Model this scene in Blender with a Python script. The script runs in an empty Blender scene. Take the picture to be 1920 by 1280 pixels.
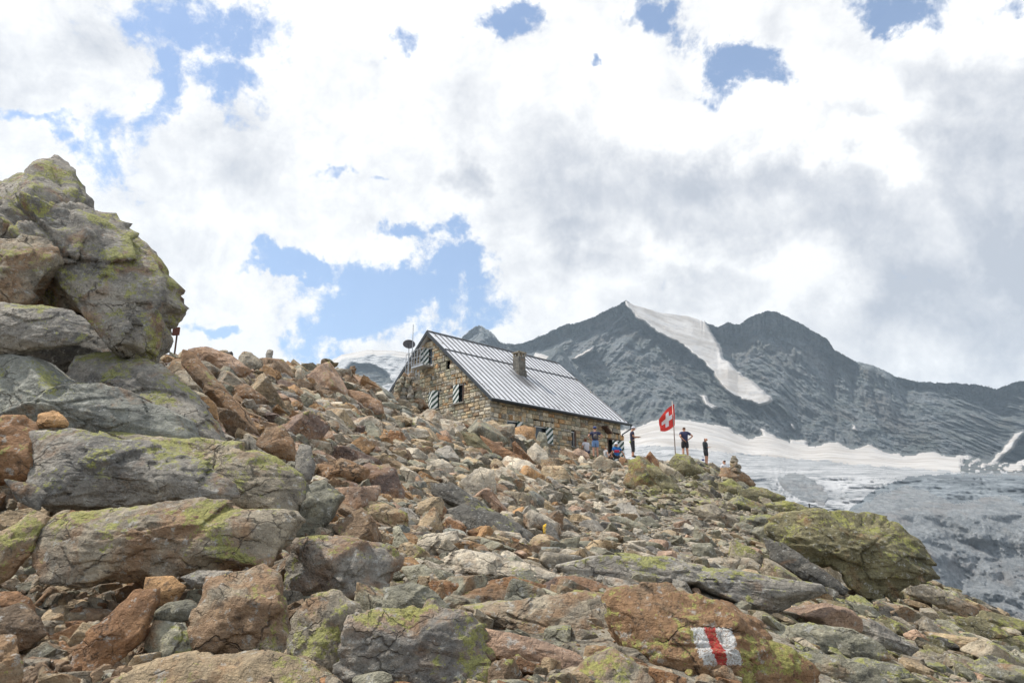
import bpy, bmesh, math, random, time
import numpy as np
from mathutils import Vector, Matrix
T0 = time.time()
S = bpy.context.scene
COL = S.collection
R = math.radians

# ------------------------------------------------------------------ camera
FPX = 1400.0
PITCH = math.atan(400 / 1400)
cam = bpy.data.objects.new('camera', bpy.data.cameras.new('camera'))
COL.objects.link(cam)
cam.data.sensor_width = 36.0
cam.data.lens = FPX / 1920 * 36.0
cam.data.clip_start = 0.05
cam.data.clip_end = 20000
cam.location = (0, 0, 0)
cam.rotation_euler = (R(90) + PITCH, 0, 0)
S.camera = cam
CP, SP = math.cos(PITCH), math.sin(PITCH)

def pix(px, py, Y):
    """world point at forward distance Y seen at photo pixel (px, py)"""
    a = (px - 960) / FPX
    b = -(py - 640) / FPX
    dy = CP - SP * b
    dz = SP + CP * b
    t = Y / dy
    return np.array([a * t, Y, dz * t])

def proj(P):
    P = np.atleast_2d(P)
    yf = CP * P[:, 1] + SP * P[:, 2]
    up = -SP * P[:, 1] + CP * P[:, 2]
    yf = np.where(yf < 0.05, 0.05, yf)
    return np.stack([960 + FPX * P[:, 0] / yf, 640 - FPX * up / yf, yf], 1)

# ------------------------------------------------------------------ light
SUN_EL, SUN_AZ = R(56), R(-82)          # azimuth measured from +Y towards +X
sd = Vector((math.sin(SUN_AZ) * math.cos(SUN_EL), math.cos(SUN_AZ) * math.cos(SUN_EL), math.sin(SUN_EL)))
sun = bpy.data.objects.new('sun', bpy.data.lights.new('sun', 'SUN'))
COL.objects.link(sun)
sun.data.energy = 4.2
sun.data.angle = R(1.5)
sun.data.color = (1.0, 0.95, 0.88)
sun.rotation_euler = sd.to_track_quat('Z', 'Y').to_euler()
S.view_settings.view_transform = 'Standard'
S.view_settings.look = 'None'
S.view_settings.gamma = 1
S.view_settings.use_curve_mapping = False
S.view_settings.exposure = 0.3
try:
    S.cycles.max_bounces = 6
    S.cycles.diffuse_bounces = 2
    S.cycles.glossy_bounces = 2
    S.cycles.volume_bounces = 0
    S.cycles.use_denoising = True
except Exception:
    pass

# ------------------------------------------------------------------ node helpers
class NT:
    def __init__(s, tree):
        s.t = tree; s.n = tree.nodes; s.l = tree.links
    def new(s, kind, **kw):
        nd = s.n.new(kind)
        for k, v in kw.items():
            setattr(nd, k, v)
        return nd
    def put(s, nd, key, val):
        sock = nd.inputs[key]
        if hasattr(val, 'is_output') or isinstance(val, bpy.types.NodeSocket):
            s.l.new(val, sock)
        else:
            sock.default_value = val
    def math(s, op, a, b=0.0, c=None, clamp=False):
        nd = s.new('ShaderNodeMath', operation=op, use_clamp=clamp)
        s.put(nd, 0, a); s.put(nd, 1, b)
        if c is not None: s.put(nd, 2, c)
        return nd.outputs[0]
    def vmath(s, op, a, b=(0, 0, 0)):
        nd = s.new('ShaderNodeVectorMath', operation=op)
        s.put(nd, 0, a)
        if op == 'SCALE':
            s.put(nd, 'Scale', b)
        else:
            s.put(nd, 1, b)
        return nd.outputs['Value'] if op in ('LENGTH', 'DOT_PRODUCT', 'DISTANCE') else nd.outputs[0]
    def noise(s, vec, scale, detail=4, rough=0.55, dist=0.0, col=False):
        nd = s.new('ShaderNodeTexNoise')
        s.put(nd, 'Vector', vec); s.put(nd, 'Scale', scale); s.put(nd, 'Detail', detail)
        s.put(nd, 'Roughness', rough); s.put(nd, 'Distortion', dist)
        return nd.outputs['Color' if col else 'Fac']
    def ramp(s, fac, lo, hi, a=0.0, b=1.0, smooth=True):
        nd = s.new('ShaderNodeMapRange', interpolation_type='SMOOTHSTEP' if smooth else 'LINEAR')
        s.put(nd, 0, fac); s.put(nd, 1, lo); s.put(nd, 2, hi); s.put(nd, 3, a); s.put(nd, 4, b)
        return nd.outputs[0]
    def mix(s, fac, a, b, mode='MIX'):
        nd = s.new('ShaderNodeMix', data_type='RGBA', blend_type=mode)
        s.put(nd, 'Factor', fac)
        for k, v in ((6, a), (7, b)):
            if isinstance(v, tuple): v = (*v[:3], 1.0)
            s.put(nd, k, v)
        return nd.outputs[2]
    def rgbramp(s, fac, stops, interp='LINEAR'):
        nd = s.new('ShaderNodeValToRGB')
        cr = nd.color_ramp; cr.interpolation = interp
        while len(cr.elements) < len(stops): cr.elements.new(0.5)
        for e, (p, c) in zip(cr.elements, stops):
            e.position = p; e.color = (*c, 1)
        s.put(nd, 0, fac)
        return nd.outputs[0]

def material(name, rough=0.85, metallic=0.0):
    m = bpy.data.materials.new(name); m.use_nodes = True
    N = NT(m.node_tree)
    b = m.node_tree.nodes['Principled BSDF']
    b.inputs['Roughness'].default_value = rough
    b.inputs['Metallic'].default_value = metallic
    b.inputs['Specular IOR Level'].default_value = 0.3
    return m, N, b

def plain(name, col, rough=0.7, metallic=0.0, var=0.12, scale=8):
    m, N, b = material(name, rough, metallic)
    tc = N.new('ShaderNodeTexCoord').outputs['Object']
    f = N.noise(tc, scale, 3)
    c = N.mix(f, tuple(x * (1 - var) for x in col), tuple(min(1, x * (1 + var)) for x in col))
    N.put(b, 'Base Color', c)
    return m

# ------------------------------------------------------------------ world: sky + clouds
W = bpy.data.worlds.new('World'); S.world = W; W.use_nodes = True
N = NT(W.node_tree)
for nd in list(W.node_tree.nodes): W.node_tree.nodes.remove(nd)
sky = N.new('ShaderNodeTexSky', sky_type='NISHITA')
sky.sun_disc = False
sky.sun_elevation = SUN_EL
sky.sun_rotation = SUN_AZ
sky.altitude = 0
sky.air_density = 1.0; sky.dust_density = 0.4; sky.ozone_density = 2.5
bg_sky = N.new('ShaderNodeBackground'); N.put(bg_sky, 'Color', sky.outputs[0]); N.put(bg_sky, 'Strength', 0.15)
gen = N.new('ShaderNodeTexCoord').outputs['Generated']
sep = N.new('ShaderNodeSeparateXYZ'); N.put(sep, 0, gen)
yy = N.math('MAXIMUM', sep.outputs[1], 0.04)
U = N.math('DIVIDE', sep.outputs[0], yy)
V = N.math('DIVIDE', sep.outputs[2], yy)
front = N.ramp(sep.outputs[1], 0.05, 0.3)
uvn = N.new('ShaderNodeCombineXYZ'); N.put(uvn, 0, U); N.put(uvn, 1, V)
UV0 = uvn.outputs[0]
# domain warp of the direction plane
warp = N.noise(gen, 5.0, 5, 0.6, col=True)
w1 = N.vmath('SCALE', N.vmath('SUBTRACT', warp, (0.5, 0.5, 0.5)), 0.26)
warp2 = N.noise(gen, 22.0, 6, 0.65, col=True)
w2 = N.vmath('SCALE', N.vmath('SUBTRACT', warp2, (0.5, 0.5, 0.5)), 0.09)
UVw = N.vmath('ADD', UV0, N.vmath('ADD', w1, w2))

def uvof(px, py):
    p = pix(px, py, 1.0)
    return p[0], p[2]

def blob(px, py, rx, ry, ang=0.0, amp=1.0, uv=None):
    u, v = uvof(px, py)
    u1, v1 = uvof(px + rx, py); u2, v2 = uvof(px, py - ry)
    ru, rv = abs(u1 - u), abs(v2 - v)
    mp = N.new('ShaderNodeMapping', vector_type='TEXTURE')
    N.put(mp, 0, UVw if uv is None else uv)
    mp.inputs['Location'].default_value = (u, v, 0)
    mp.inputs['Rotation'].default_value = (0, 0, R(-ang))
    mp.inputs['Scale'].default_value = (ru, rv, 1)
    ln = N.vmath('LENGTH', mp.outputs[0])
    return N.ramp(ln, 1.9, 0.15, 0.0, amp)

def total(lst, op='MAXIMUM'):
    acc = lst[0]
    for x in lst[1:]:
        acc = N.math(op, acc, x)
    return acc

BLUE = [(390, 50, 150, 55, 10, .95), (330, 160, 45, 110, 10, .95), (440, 140, 95, 45, 25, .85), (210, 265, 45, 70, 0, .8),
        (95, 243, 75, 14, 8, .75), (745, 48, 48, 34, 0, .95), (935, 38, 62, 30, 20, .85), (1100, 105, 18, 14, 20, .7),
        (1225, 15, 55, 35, 20, .8), (1370, 120, 90, 45, 35, 1.0), (1410, 165, 60, 30, -5, .85), (1640, 12, 95, 28, 0, .9), (1895, 12, 30, 20, 0, .7),
        (592, 312, 34, 24, 20, .75), (680, 356, 18, 10, 0, .65), (735, 462, 60, 24, 5, .8), (520, 515, 110, 24, 10, .9),
        (850, 515, 75, 55, 20, 1.1), (740, 575, 170, 52, 5, 1.2), (680, 630, 110, 52, 0, 1.15), (790, 600, 80, 40, -20, 1.0), (390, 618, 70, 18, 20, .8),
        (0, 288, 24, 12, 0, .6), (600, 650, 60, 30, 0, .9)]
GREY = [(90, 110, 190, 60, 0, .42), (130, 175, 160, 40, 0, .3), (885, 362, 48, 32, 10, .7), (1180, 360, 190, 60, 8, .6), (1080, 300, 130, 60, 0, .35), (1430, 345, 300, 60, 5, .65),
        (1300, 430, 260, 50, 0, .45), (1620, 420, 230, 120, 20, .65), (1840, 180, 110, 90, 0, .8), (1880, 420, 110, 260, 0, 1.0), (1560, 250, 90, 45, 0, .7),
        (1740, 560, 220, 120, 10, .85), (1180, 465, 120, 45, 0, .65), (1900, 640, 200, 80, 0, .8), (560, 340, 220, 60, 15, .3), (1060, 400, 120, 60, 0, .45),
        (330, 470, 200, 50, 20, .2), (1490, 50, 100, 50, 0, .35), (1350, 560, 200, 40, 0, .3)]
WHITE = [(1620, 300, 120, 30, 0, .7), (1290, 470, 90, 34, 0, .5), (1850, 345, 50, 60, 0, .6), (1500, 530, 90, 70, 0, .6), (1400, 240, 200, 50, 10, .5), (1800, 60, 120, 50, 0, .5), (1540, 200, 160, 50, 0, .6)]
fb = total([blob(*b) for b in BLUE])
n1 = N.noise(gen, 11.0, 10, 0.66, 0.25)
n2 = N.noise(gen, 5.0, 8, 0.6, 0.2)
n3 = N.noise(gen, 60.0, 6, 0.7)
bl = N.math('ADD', fb, N.math('MULTIPLY', N.math('SUBTRACT', n1, 0.5), 2.3))
bl = N.math('ADD', bl, N.math('MULTIPLY', N.math('SUBTRACT', n3, 0.5), 0.8))
blue_front = N.ramp(bl, 0.32, 0.85)
blue_back = N.ramp(n2, 0.42, 0.66)
mixb = N.new('ShaderNodeMix', data_type='FLOAT'); N.put(mixb, 0, front); N.put(mixb, 2, blue_back); N.put(mixb, 3, blue_front)
blue = mixb.outputs[0]
fg = total([blob(*b) for b in GREY])
fw = total([blob(*b) for b in WHITE])
g = N.math('ADD', N.math('SUBTRACT', fg, fw), N.math('MULTIPLY', N.math('SUBTRACT', n1, 0.5), 1.9))
g = N.math('ADD', g, N.math('MULTIPLY', N.math('SUBTRACT', n2, 0.5), 1.1))
g = N.math('ADD', g, N.math('MULTIPLY', N.math('SUBTRACT', n3, 0.5), 0.34))
g = N.math('ADD', g, 0.10)
ccol = N.rgbramp(g, [(0.0, (0.93, 0.925, 0.925)), (0.22, (0.81, 0.81, 0.815)), (0.45, (0.70, 0.705, 0.725)), (0.75, (0.56, 0.575, 0.615)), (1.0, (0.45, 0.475, 0.53))])
bg_cl = N.new('ShaderNodeBackground'); N.put(bg_cl, 'Color', ccol); N.put(bg_cl, 'Strength', 1.0)
ms = N.new('ShaderNodeMixShader'); N.put(ms, 0, N.math('MULTIPLY', blue, 0.93)); N.l.new(bg_cl.outputs[0], ms.inputs[1]); N.l.new(bg_sky.outputs[0], ms.inputs[2])
out = N.new('ShaderNodeOutputWorld'); N.l.new(ms.outputs[0], out.inputs[0])

# ------------------------------------------------------------------ numpy noise
RS = np.random.RandomState(7)
PERM = RS.permutation(256).astype(np.int64); PERM = np.concatenate([PERM, PERM, PERM])
G3 = RS.normal(size=(256, 3)); G3 /= np.linalg.norm(G3, axis=1)[:, None]
J3 = RS.rand(256, 3); RV = RS.rand(256)

def hsh(i, j, k):
    return PERM[PERM[PERM[i & 255] + (j & 255)] + (k & 255)]

def perlin(P):
    I = np.floor(P).astype(np.int64); F = P - I
    Uq = F * F * F * (F * (F * 6 - 15) + 10)
    res = []
    for dz in (0, 1):
        for dy in (0, 1):
            for dx in (0, 1):
                g = G3[hsh(I[:, 0] + dx, I[:, 1] + dy, I[:, 2] + dz)]
                res.append(g[:, 0] * (F[:, 0] - dx) + g[:, 1] * (F[:, 1] - dy) + g[:, 2] * (F[:, 2] - dz))
    u, v, w = Uq.T
    a = res[0] + u * (res[1] - res[0]); b = res[2] + u * (res[3] - res[2])
    c = res[4] + u * (res[5] - res[4]); d = res[6] + u * (res[7] - res[6])
    e = a + v * (b - a); f = c + v * (d - c)
    return (e + w * (f - e)) * 1.7

def fbm(P, oct=4, gain=0.5, lac=2.03, ridged=False):
    s = 0; a = 1.0; tot = 0
    P = np.array(P, float)
    for o in range(oct):
        n = perlin(P + o * 17.3)
        if ridged: n = 1 - 2 * np.abs(n)
        s = s + a * n; tot += a; a *= gain; P = P * lac
    return s / tot

def worley(P):
    """F1, F2 and a random value per nearest cell"""
    I = np.floor(P).astype(np.int64)
    f1 = np.full(len(P), 9.0); f2 = np.full(len(P), 9.0); idv = np.zeros(len(P))
    for dx in (-1, 0, 1):
        for dy in (-1, 0, 1):
            for dz in (-1, 0, 1):
                h = hsh(I[:, 0] + dx, I[:, 1] + dy, I[:, 2] + dz)
                Q = np.stack([I[:, 0] + dx, I[:, 1] + dy, I[:, 2] + dz], 1) + J3[h]
                d = np.sqrt(((Q - P) ** 2).sum(1))
                c = d < f1
                f2 = np.where(c, f1, np.minimum(f2, d))
                idv = np.where(c, RV[h], idv); f1 = np.where(c, d, f1)
    return f1, f2, idv

def facets(P, tilt=1.0, step=0.6):
    """flat, randomly tilted plates with sharp borders: the fracture faces of broken stone"""
    I = np.floor(P).astype(np.int64)
    f1 = np.full(len(P), 9.0); f2 = np.full(len(P), 9.0); val = np.zeros(len(P))
    for dx in (-1, 0, 1):
        for dy in (-1, 0, 1):
            for dz in (-1, 0, 1):
                h = hsh(I[:, 0] + dx, I[:, 1] + dy, I[:, 2] + dz)
                Q = np.stack([I[:, 0] + dx, I[:, 1] + dy, I[:, 2] + dz], 1) + J3[h]
                D = P - Q; d = np.sqrt((D ** 2).sum(1)); c = d < f1
                v = tilt * (D * G3[h]).sum(1) + step * (RV[h] - 0.5)
                f2 = np.where(c, f1, np.minimum(f2, d)); val = np.where(c, v, val); f1 = np.where(c, d, f1)
    return val, f2 - f1

def inpoly(px, py, poly):
    r = np.zeros(np.shape(px), bool)
    n = len(poly); j = n - 1
    for i in range(n):
        xi, yi = poly[i]; xj, yj = poly[j]
        c = ((yi > py) != (yj > py)) & (px < (xj - xi) * (py - yi) / ((yj - yi) or 1e-9) + xi)
        r ^= c; j = i
    return r

# ------------------------------------------------------------------ object helpers
def mesh_np(name, V_, F_, mat=None, smooth=False, attrs=None, parent=None, loc=None, link=True):
    """V_ (n,3), F_ (m,3|4) -> one mesh object"""
    me = bpy.data.meshes.new(name)
    V_ = np.asarray(V_, np.float32); F_ = np.asarray(F_, np.int32)
    k = F_.shape[1]
    me.vertices.add(len(V_)); me.vertices.foreach_set('co', V_.ravel())
    me.loops.add(F_.size); me.loops.foreach_set('vertex_index', F_.ravel())
    me.polygons.add(len(F_)); me.polygons.foreach_set('loop_start', np.arange(0, F_.size, k, dtype=np.int32))
    me.update(calc_edges=True)
    me.polygons.foreach_set('use_smooth', np.full(len(F_), smooth, bool))
    if attrs:
        for an, arr in attrs.items():
            arr = np.asarray(arr, np.float32)
            if arr.ndim == 2 and arr.shape[1] == 3:
                at = me.attributes.new(an, 'FLOAT_VECTOR', 'POINT'); at.data.foreach_set('vector', arr.ravel())
            else:
                at = me.attributes.new(an, 'FLOAT', 'POINT'); at.data.foreach_set('value', arr.ravel())
    if mat: me.materials.append(mat)
    o = bpy.data.objects.new(name, me)
    if link: COL.objects.link(o)
    if parent: o.parent = parent
    if loc is not None: o.location = loc
    return o

def tag(o, label=None, cat=None, group=None, kind=None):
    if label: o['label'] = label
    if cat: o['category'] = cat
    if group: o['group'] = group
    if kind: o['kind'] = kind
    return o

def empty(name, loc, rz=0, label=None, cat=None, group=None):
    o = bpy.data.objects.new(name, None); COL.objects.link(o)
    o.location = loc; o.rotation_euler = (0, 0, rz)
    return tag(o, label, cat, group)

class MB:
    """collects boxes, bars and tubes into one mesh"""
    def __init__(s): s.bm = bmesh.new()
    def box(s, c, d, M=None, bevel=0.0):
        g = bmesh.ops.create_cube(s.bm, size=1)
        vs = g['verts']
        for v in vs: v.co = Vector((v.co.x * d[0], v.co.y * d[1], v.co.z * d[2])) + Vector(c)
        if bevel:
            es = list({e for v in vs for e in v.link_edges})
            r = bmesh.ops.bevel(s.bm, geom=es, offset=bevel, segments=1, affect='EDGES', profile=0.5)
            vs = r['verts'] if False else [v for v in s.bm.verts if v.tag is False]
        if M is not None and not bevel: bmesh.ops.transform(s.bm, matrix=M, verts=vs)
        return s
    def tube(s, pts, r, seg=8, r2=None):
        pts = [Vector(p) for p in pts]
        rings = []
        n = len(pts)
        for i, p in enumerate(pts):
            t = (pts[min(i + 1, n - 1)] - pts[max(i - 1, 0)]).normalized()
            a = t.orthogonal().normalized() if i == 0 else (rings_a - t * rings_a.dot(t)).normalized()
            rings_a = a
            b = t.cross(a)
            rr = r if r2 is None else r + (r2 - r) * i / (n - 1)
            rings.append([s.bm.verts.new(p + (a * math.cos(2 * math.pi * k / seg) + b * math.sin(2 * math.pi * k / seg)) * rr) for k in range(seg)])
        for A, B in zip(rings, rings[1:]):
            for k in range(seg): s.bm.faces.new((A[k], A[(k + 1) % seg], B[(k + 1) % seg], B[k]))
        s.bm.faces.new(list(reversed(rings[0]))); s.bm.faces.new(rings[-1])
        return s
    def prism(s, poly, ext):
        """poly: list of 3D points, ext: 3D extrusion vector"""
        a = [s.bm.verts.new(Vector(p)) for p in poly]; b = [s.bm.verts.new(Vector(p) + Vector(ext)) for p in poly]
        s.bm.faces.new(list(reversed(a))); s.bm.faces.new(b)
        n = len(a)
        for i in range(n): s.bm.faces.new((a[i], a[(i + 1) % n], b[(i + 1) % n], b[i]))
        return s
    def build(s, name, mat, parent=None, smooth=False, loc=None):
        bmesh.ops.recalc_face_normals(s.bm, faces=s.bm.faces)
        me = bpy.data.meshes.new(name); s.bm.to_mesh(me); s.bm.free()
        me.materials.append(mat)
        if smooth:
            for p in me.polygons: p.use_smooth = True
        o = bpy.data.objects.new(name, me); COL.objects.link(o)
        if parent: o.parent = parent
        if loc is not None: o.location = loc
        return o
# ------------------------------------------------------------------ rock material (attributes rcol, rpar = lichen, rust, seed)
def rock_material(name, bump=1.0, extra=None):
    m, N, b = material(name, 0.86)
    tc = N.new('ShaderNodeTexCoord').outputs['Object']
    ac = N.new('ShaderNodeAttribute', attribute_name='rcol').outputs['Vector']
    ap = N.new('ShaderNodeSeparateXYZ'); N.put(ap, 0, N.new('ShaderNodeAttribute', attribute_name='rpar').outputs['Vector'])
    li, ru, se = ap.outputs
    off = N.new('ShaderNodeCombineXYZ'); N.put(off, 0, N.math('MULTIPLY', se, 37.0)); N.put(off, 1, N.math('MULTIPLY', se, 91.0)); N.put(off, 2, N.math('MULTIPLY', se, 13.0))
    P = N.vmath('ADD', tc, off.outputs[0])
    nb = N.noise(P, 1.6, 6, 0.62)                       # broad mottling
    nm = N.noise(P, 9.0, 6, 0.68)
    nf = N.noise(P, 55.0, 4, 0.75)                      # grain
    # foliation bands
    mp = N.new('ShaderNodeMapping'); N.put(mp, 0, P)
    mp.inputs['Rotation'].default_value = (R(25), R(28), R(30)); mp.inputs['Scale'].default_value = (2.0, 2.0, 11)
    band = N.noise(mp.outputs[0], 1.7, 5, 0.65, 0.35)
    dark = N.mix(1.0, ac, (0.56, 0.57, 0.59), 'MULTIPLY')
    light = N.mix(1.0, ac, (1.5, 1.46, 1.38), 'MULTIPLY')
    c = N.mix(N.ramp(nb, 0.3, 0.7), dark, light)
    c = N.mix(N.math('MULTIPLY', N.ramp(band, 0.45, 0.6), 0.22), c, dark)
    c = N.mix(N.math('MULTIPLY', N.ramp(nm, 0.52, 0.68), 0.45), c, N.mix(1.0, light, (1.25, 1.25, 1.25), 'MULTIPLY'))
    # rust
    nr = N.noise(N.vmath('ADD', P, (5.3, 1.1, 8.0)), 2.6, 7, 0.66, 0.6)
    rf = N.ramp(N.math('ADD', nr, N.math('MULTIPLY', ru, 0.26)), 0.56, 0.74)
    rc = N.mix(nm, (0.15, 0.075, 0.04), (0.44, 0.26, 0.13))
    c = N.mix(N.math('MULTIPLY', rf, 0.72), c, rc)
    # crusts: pale grey discs and black specks
    nd = N.noise(N.vmath('ADD', P, (1.3, 7.1, 2.0)), 14.0, 6, 0.72)
    c = N.mix(N.math('MULTIPLY', N.ramp(nd, 0.565, 0.64), 0.65), c, (0.46, 0.455, 0.42))
    c = N.mix(N.math('MULTIPLY', N.ramp(nd, 0.42, 0.36), 0.6), c, (0.045, 0.043, 0.04))
    # joints and cracks
    wv = N.vmath('ADD', P, N.vmath('SCALE', N.noise(P, 3.0, 4, 0.6, col=True), 0.35))
    def vor(scale, w):
        mpv = N.new('ShaderNodeMapping'); N.put(mpv, 0, wv); mpv.inputs['Rotation'].default_value = (R(20), R(35), R(50)); mpv.inputs['Scale'].default_value = (1, 1, 1.9)
        vo = N.new('ShaderNodeTexVoronoi', feature='DISTANCE_TO_EDGE'); N.put(vo, 'Vector', mpv.outputs[0]); N.put(vo, 'Scale', scale)
        return N.ramp(vo.outputs['Distance'], 0.0, w, 1.0, 0.0)
    ck = N.math('MULTIPLY', vor(1.2, 0.022), N.ramp(nb, 0.50, 0.60))
    ck = N.math('MAXIMUM', ck, N.math('MULTIPLY', vor(4.3, 0.045), N.ramp(N.noise(P, 2.2, 3), 0.54, 0.64, 0, .7)))
    c = N.mix(N.math('MULTIPLY', ck, 0.7), c, (0.035, 0.03, 0.025))
    # yellow-green map lichen, thick on faces that look up
    geo = N.new('ShaderNodeNewGeometry')
    nz = N.new('ShaderNodeSeparateXYZ'); N.put(nz, 0, geo.outputs['Normal'])
    nl = N.noise(N.vmath('ADD', P, (9.3, 4.1, 1.0)), 2.3, 4, 0.6, 0.3)
    nl2 = N.noise(P, 17.0, 7, 0.78)
    lf = N.math('ADD', nl, N.math('MULTIPLY', N.math('SUBTRACT', nl2, 0.5), 0.95))
    lf = N.math('ADD', lf, N.math('MULTIPLY', nz.outputs[2], 0.10))
    lf = N.math('ADD', lf, N.math('MULTIPLY', N.math('SUBTRACT', li, 0.5), 0.30))
    lf = N.ramp(lf, 0.625, 0.665)
    lf = N.math('MULTIPLY', lf, N.ramp(li, 0.02, 0.10))
    lc = N.mix(N.ramp(nf, 0.35, 0.65), (0.17, 0.175, 0.06), (0.47, 0.47, 0.13))
    c = N.mix(N.math('MULTIPLY', lf, 0.78), c, lc)
    c = N.mix(N.math('MULTIPLY', N.ramp(nf, 0.35, 0.65), 0.45), c, N.mix(1.0, c, (0.5, 0.5, 0.5), 'MULTIPLY'))
    ng = N.noise(P, 21.0, 3, 0.7)
    c = N.mix(N.math('MULTIPLY', N.ramp(ng, 0.42, 0.62), 0.4), c, N.mix(1.0, c, (1.5, 1.48, 1.42), 'MULTIPLY'))
    if extra: c = extra(N, c, tc)
    N.put(b, 'Base Color', c)
    h = N.math('ADD', N.math('MULTIPLY', nm, 0.085), N.math('MULTIPLY', nf, 0.018))
    h = N.math('ADD', h, N.math('MULTIPLY', band, 0.03))
    h = N.math('ADD', h, N.math('MULTIPLY', nb, 0.12))
    h = N.math('SUBTRACT', h, N.math('MULTIPLY', ck, 0.03))
    bp = N.new('ShaderNodeBump'); N.put(bp, 'Strength', 0.9); N.put(bp, 'Distance', bump); N.put(bp, 'Height', h)
    N.put(b, 'Normal', bp.outputs[0])
    return m
M_ROCK = rock_material('rock')

CO = {
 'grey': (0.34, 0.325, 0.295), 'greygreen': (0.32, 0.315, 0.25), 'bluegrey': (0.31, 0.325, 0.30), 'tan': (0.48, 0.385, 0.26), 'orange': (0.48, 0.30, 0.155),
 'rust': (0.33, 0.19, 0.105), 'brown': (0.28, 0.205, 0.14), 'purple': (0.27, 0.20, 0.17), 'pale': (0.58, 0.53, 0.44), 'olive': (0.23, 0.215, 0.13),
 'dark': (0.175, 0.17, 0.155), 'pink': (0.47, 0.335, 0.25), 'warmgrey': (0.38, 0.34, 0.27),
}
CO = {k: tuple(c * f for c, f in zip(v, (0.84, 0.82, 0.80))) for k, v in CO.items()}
WORD = {'grey': 'grey', 'greygreen': 'grey-green', 'bluegrey': 'blue-grey', 'tan': 'tan', 'orange': 'orange', 'rust': 'rust-red', 'brown': 'brown',
        'purple': 'purplish brown', 'pale': 'pale cream', 'olive': 'olive', 'dark': 'dark grey', 'pink': 'pinkish', 'warmgrey': 'brownish grey'}

_ico = {}
def ico(k):
    if k not in _ico:
        bm = bmesh.new(); bmesh.ops.create_icosphere(bm, subdivisions=k, radius=1)
        bm.verts.ensure_lookup_table()
        v = np.array([x.co[:] for x in bm.verts]); f = np.array([[y.index for y in x.verts] for x in bm.faces])
        bm.free(); v /= np.linalg.norm(v, axis=1)[:, None]
        _ico[k] = (v, f)
    return _ico[k]

def surf_noise(P, size, seed, amp=1.0, crack=0.5, strata=0.5):
    """relief of a broken gneiss block, in metres; P in metres, size = typical diameter"""
    q = P / size + seed * 3.7
    qw = q + 0.03 * np.stack([perlin(q * 4), perlin(q * 4 + 3), perlin(q * 4 + 6)], 1)
    d = 0.035 * fbm(q * 1.6, 2) + 0.016 * fbm(q * 7, 4, 0.62)
    rs = np.random.RandomState(int(seed * 1000) % 99991)
    nf = rs.normal(size=3) * 0.3 + np.array([0.3, 0.1, 1.0]); nf /= np.linalg.norm(nf)
    for fr_, am in ((4.0, 0.050), (12.0, 0.020)):
        t = P @ nf / size * fr_ + 0.6 * perlin(q * 1.7) + 0.2 * perlin(q * 6) + seed
        st = t - np.floor(t); st = np.minimum(st / 0.92, (1 - st) / 0.08)
        d = d + strata * am * (st - 0.5) * np.clip(0.55 + 1.2 * perlin(q * 2.3 + 9 + fr_), 0, 1.4)
    sq = np.array([1.0, 1.0, 1.7])
    v, e = facets(qw * 1.7 * sq, 0.9, 0.7)
    d = d + crack * (0.135 * v - 0.03 * np.clip(1 - e / 0.05, 0, 1))
    v, e = facets(qw * 4.6 * sq + 3, 1.0, 0.8)
    d = d + crack * (0.042 * v - 0.010 * np.clip(1 - e / 0.07, 0, 1))
    if len(P) > 5000:
        v, e = facets(q * 12.0 * sq + 5, 1.0, 0.8)
        d = d + crack * 0.013 * v
    return d * size * amp

def softpoly(D, seed, npl=8, q=120, lo=0.62):
    """broken block: six skewed faces, corners knocked off by a few random ones"""
    rs = np.random.RandomState(seed)
    ax = np.vstack([np.eye(3), -np.eye(3)]) + rs.normal(size=(6, 3)) * 0.24
    n = np.vstack([ax, rs.normal(size=(npl, 3))]); n /= np.linalg.norm(n, axis=1)[:, None]
    dd = np.concatenate([rs.uniform(0.60, 0.80, 6), rs.uniform(0.78, 1.05, npl)])
    x = np.clip(D @ n.T, 1e-4, None) / dd
    return (x ** q).sum(1) ** (-1 / q) * 1.12

def level(pxsize):
    return 6 if pxsize > 190 else 5 if pxsize > 75 else 4 if pxsize > 30 else 3

def rock_obj(name, P, F, col, lich, rust, seed, smooth=True, label=None, cat=None, group=None, mat=None, parent=None):
    c = P.mean(0); c[2] = P[:, 2].min()
    n = len(P)
    at = {'rcol': np.tile(np.array(CO[col]) if isinstance(col, str) else np.array(col), (n, 1)), 'rpar': np.tile(np.array([lich, rust, (seed * 0.6180339) % 1.0]), (n, 1))}
    o = mesh_np(name, P - c, F, mat or M_ROCK, smooth, at, loc=c, parent=parent)
    if label: tag(o, label, cat, group)
    return o

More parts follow.
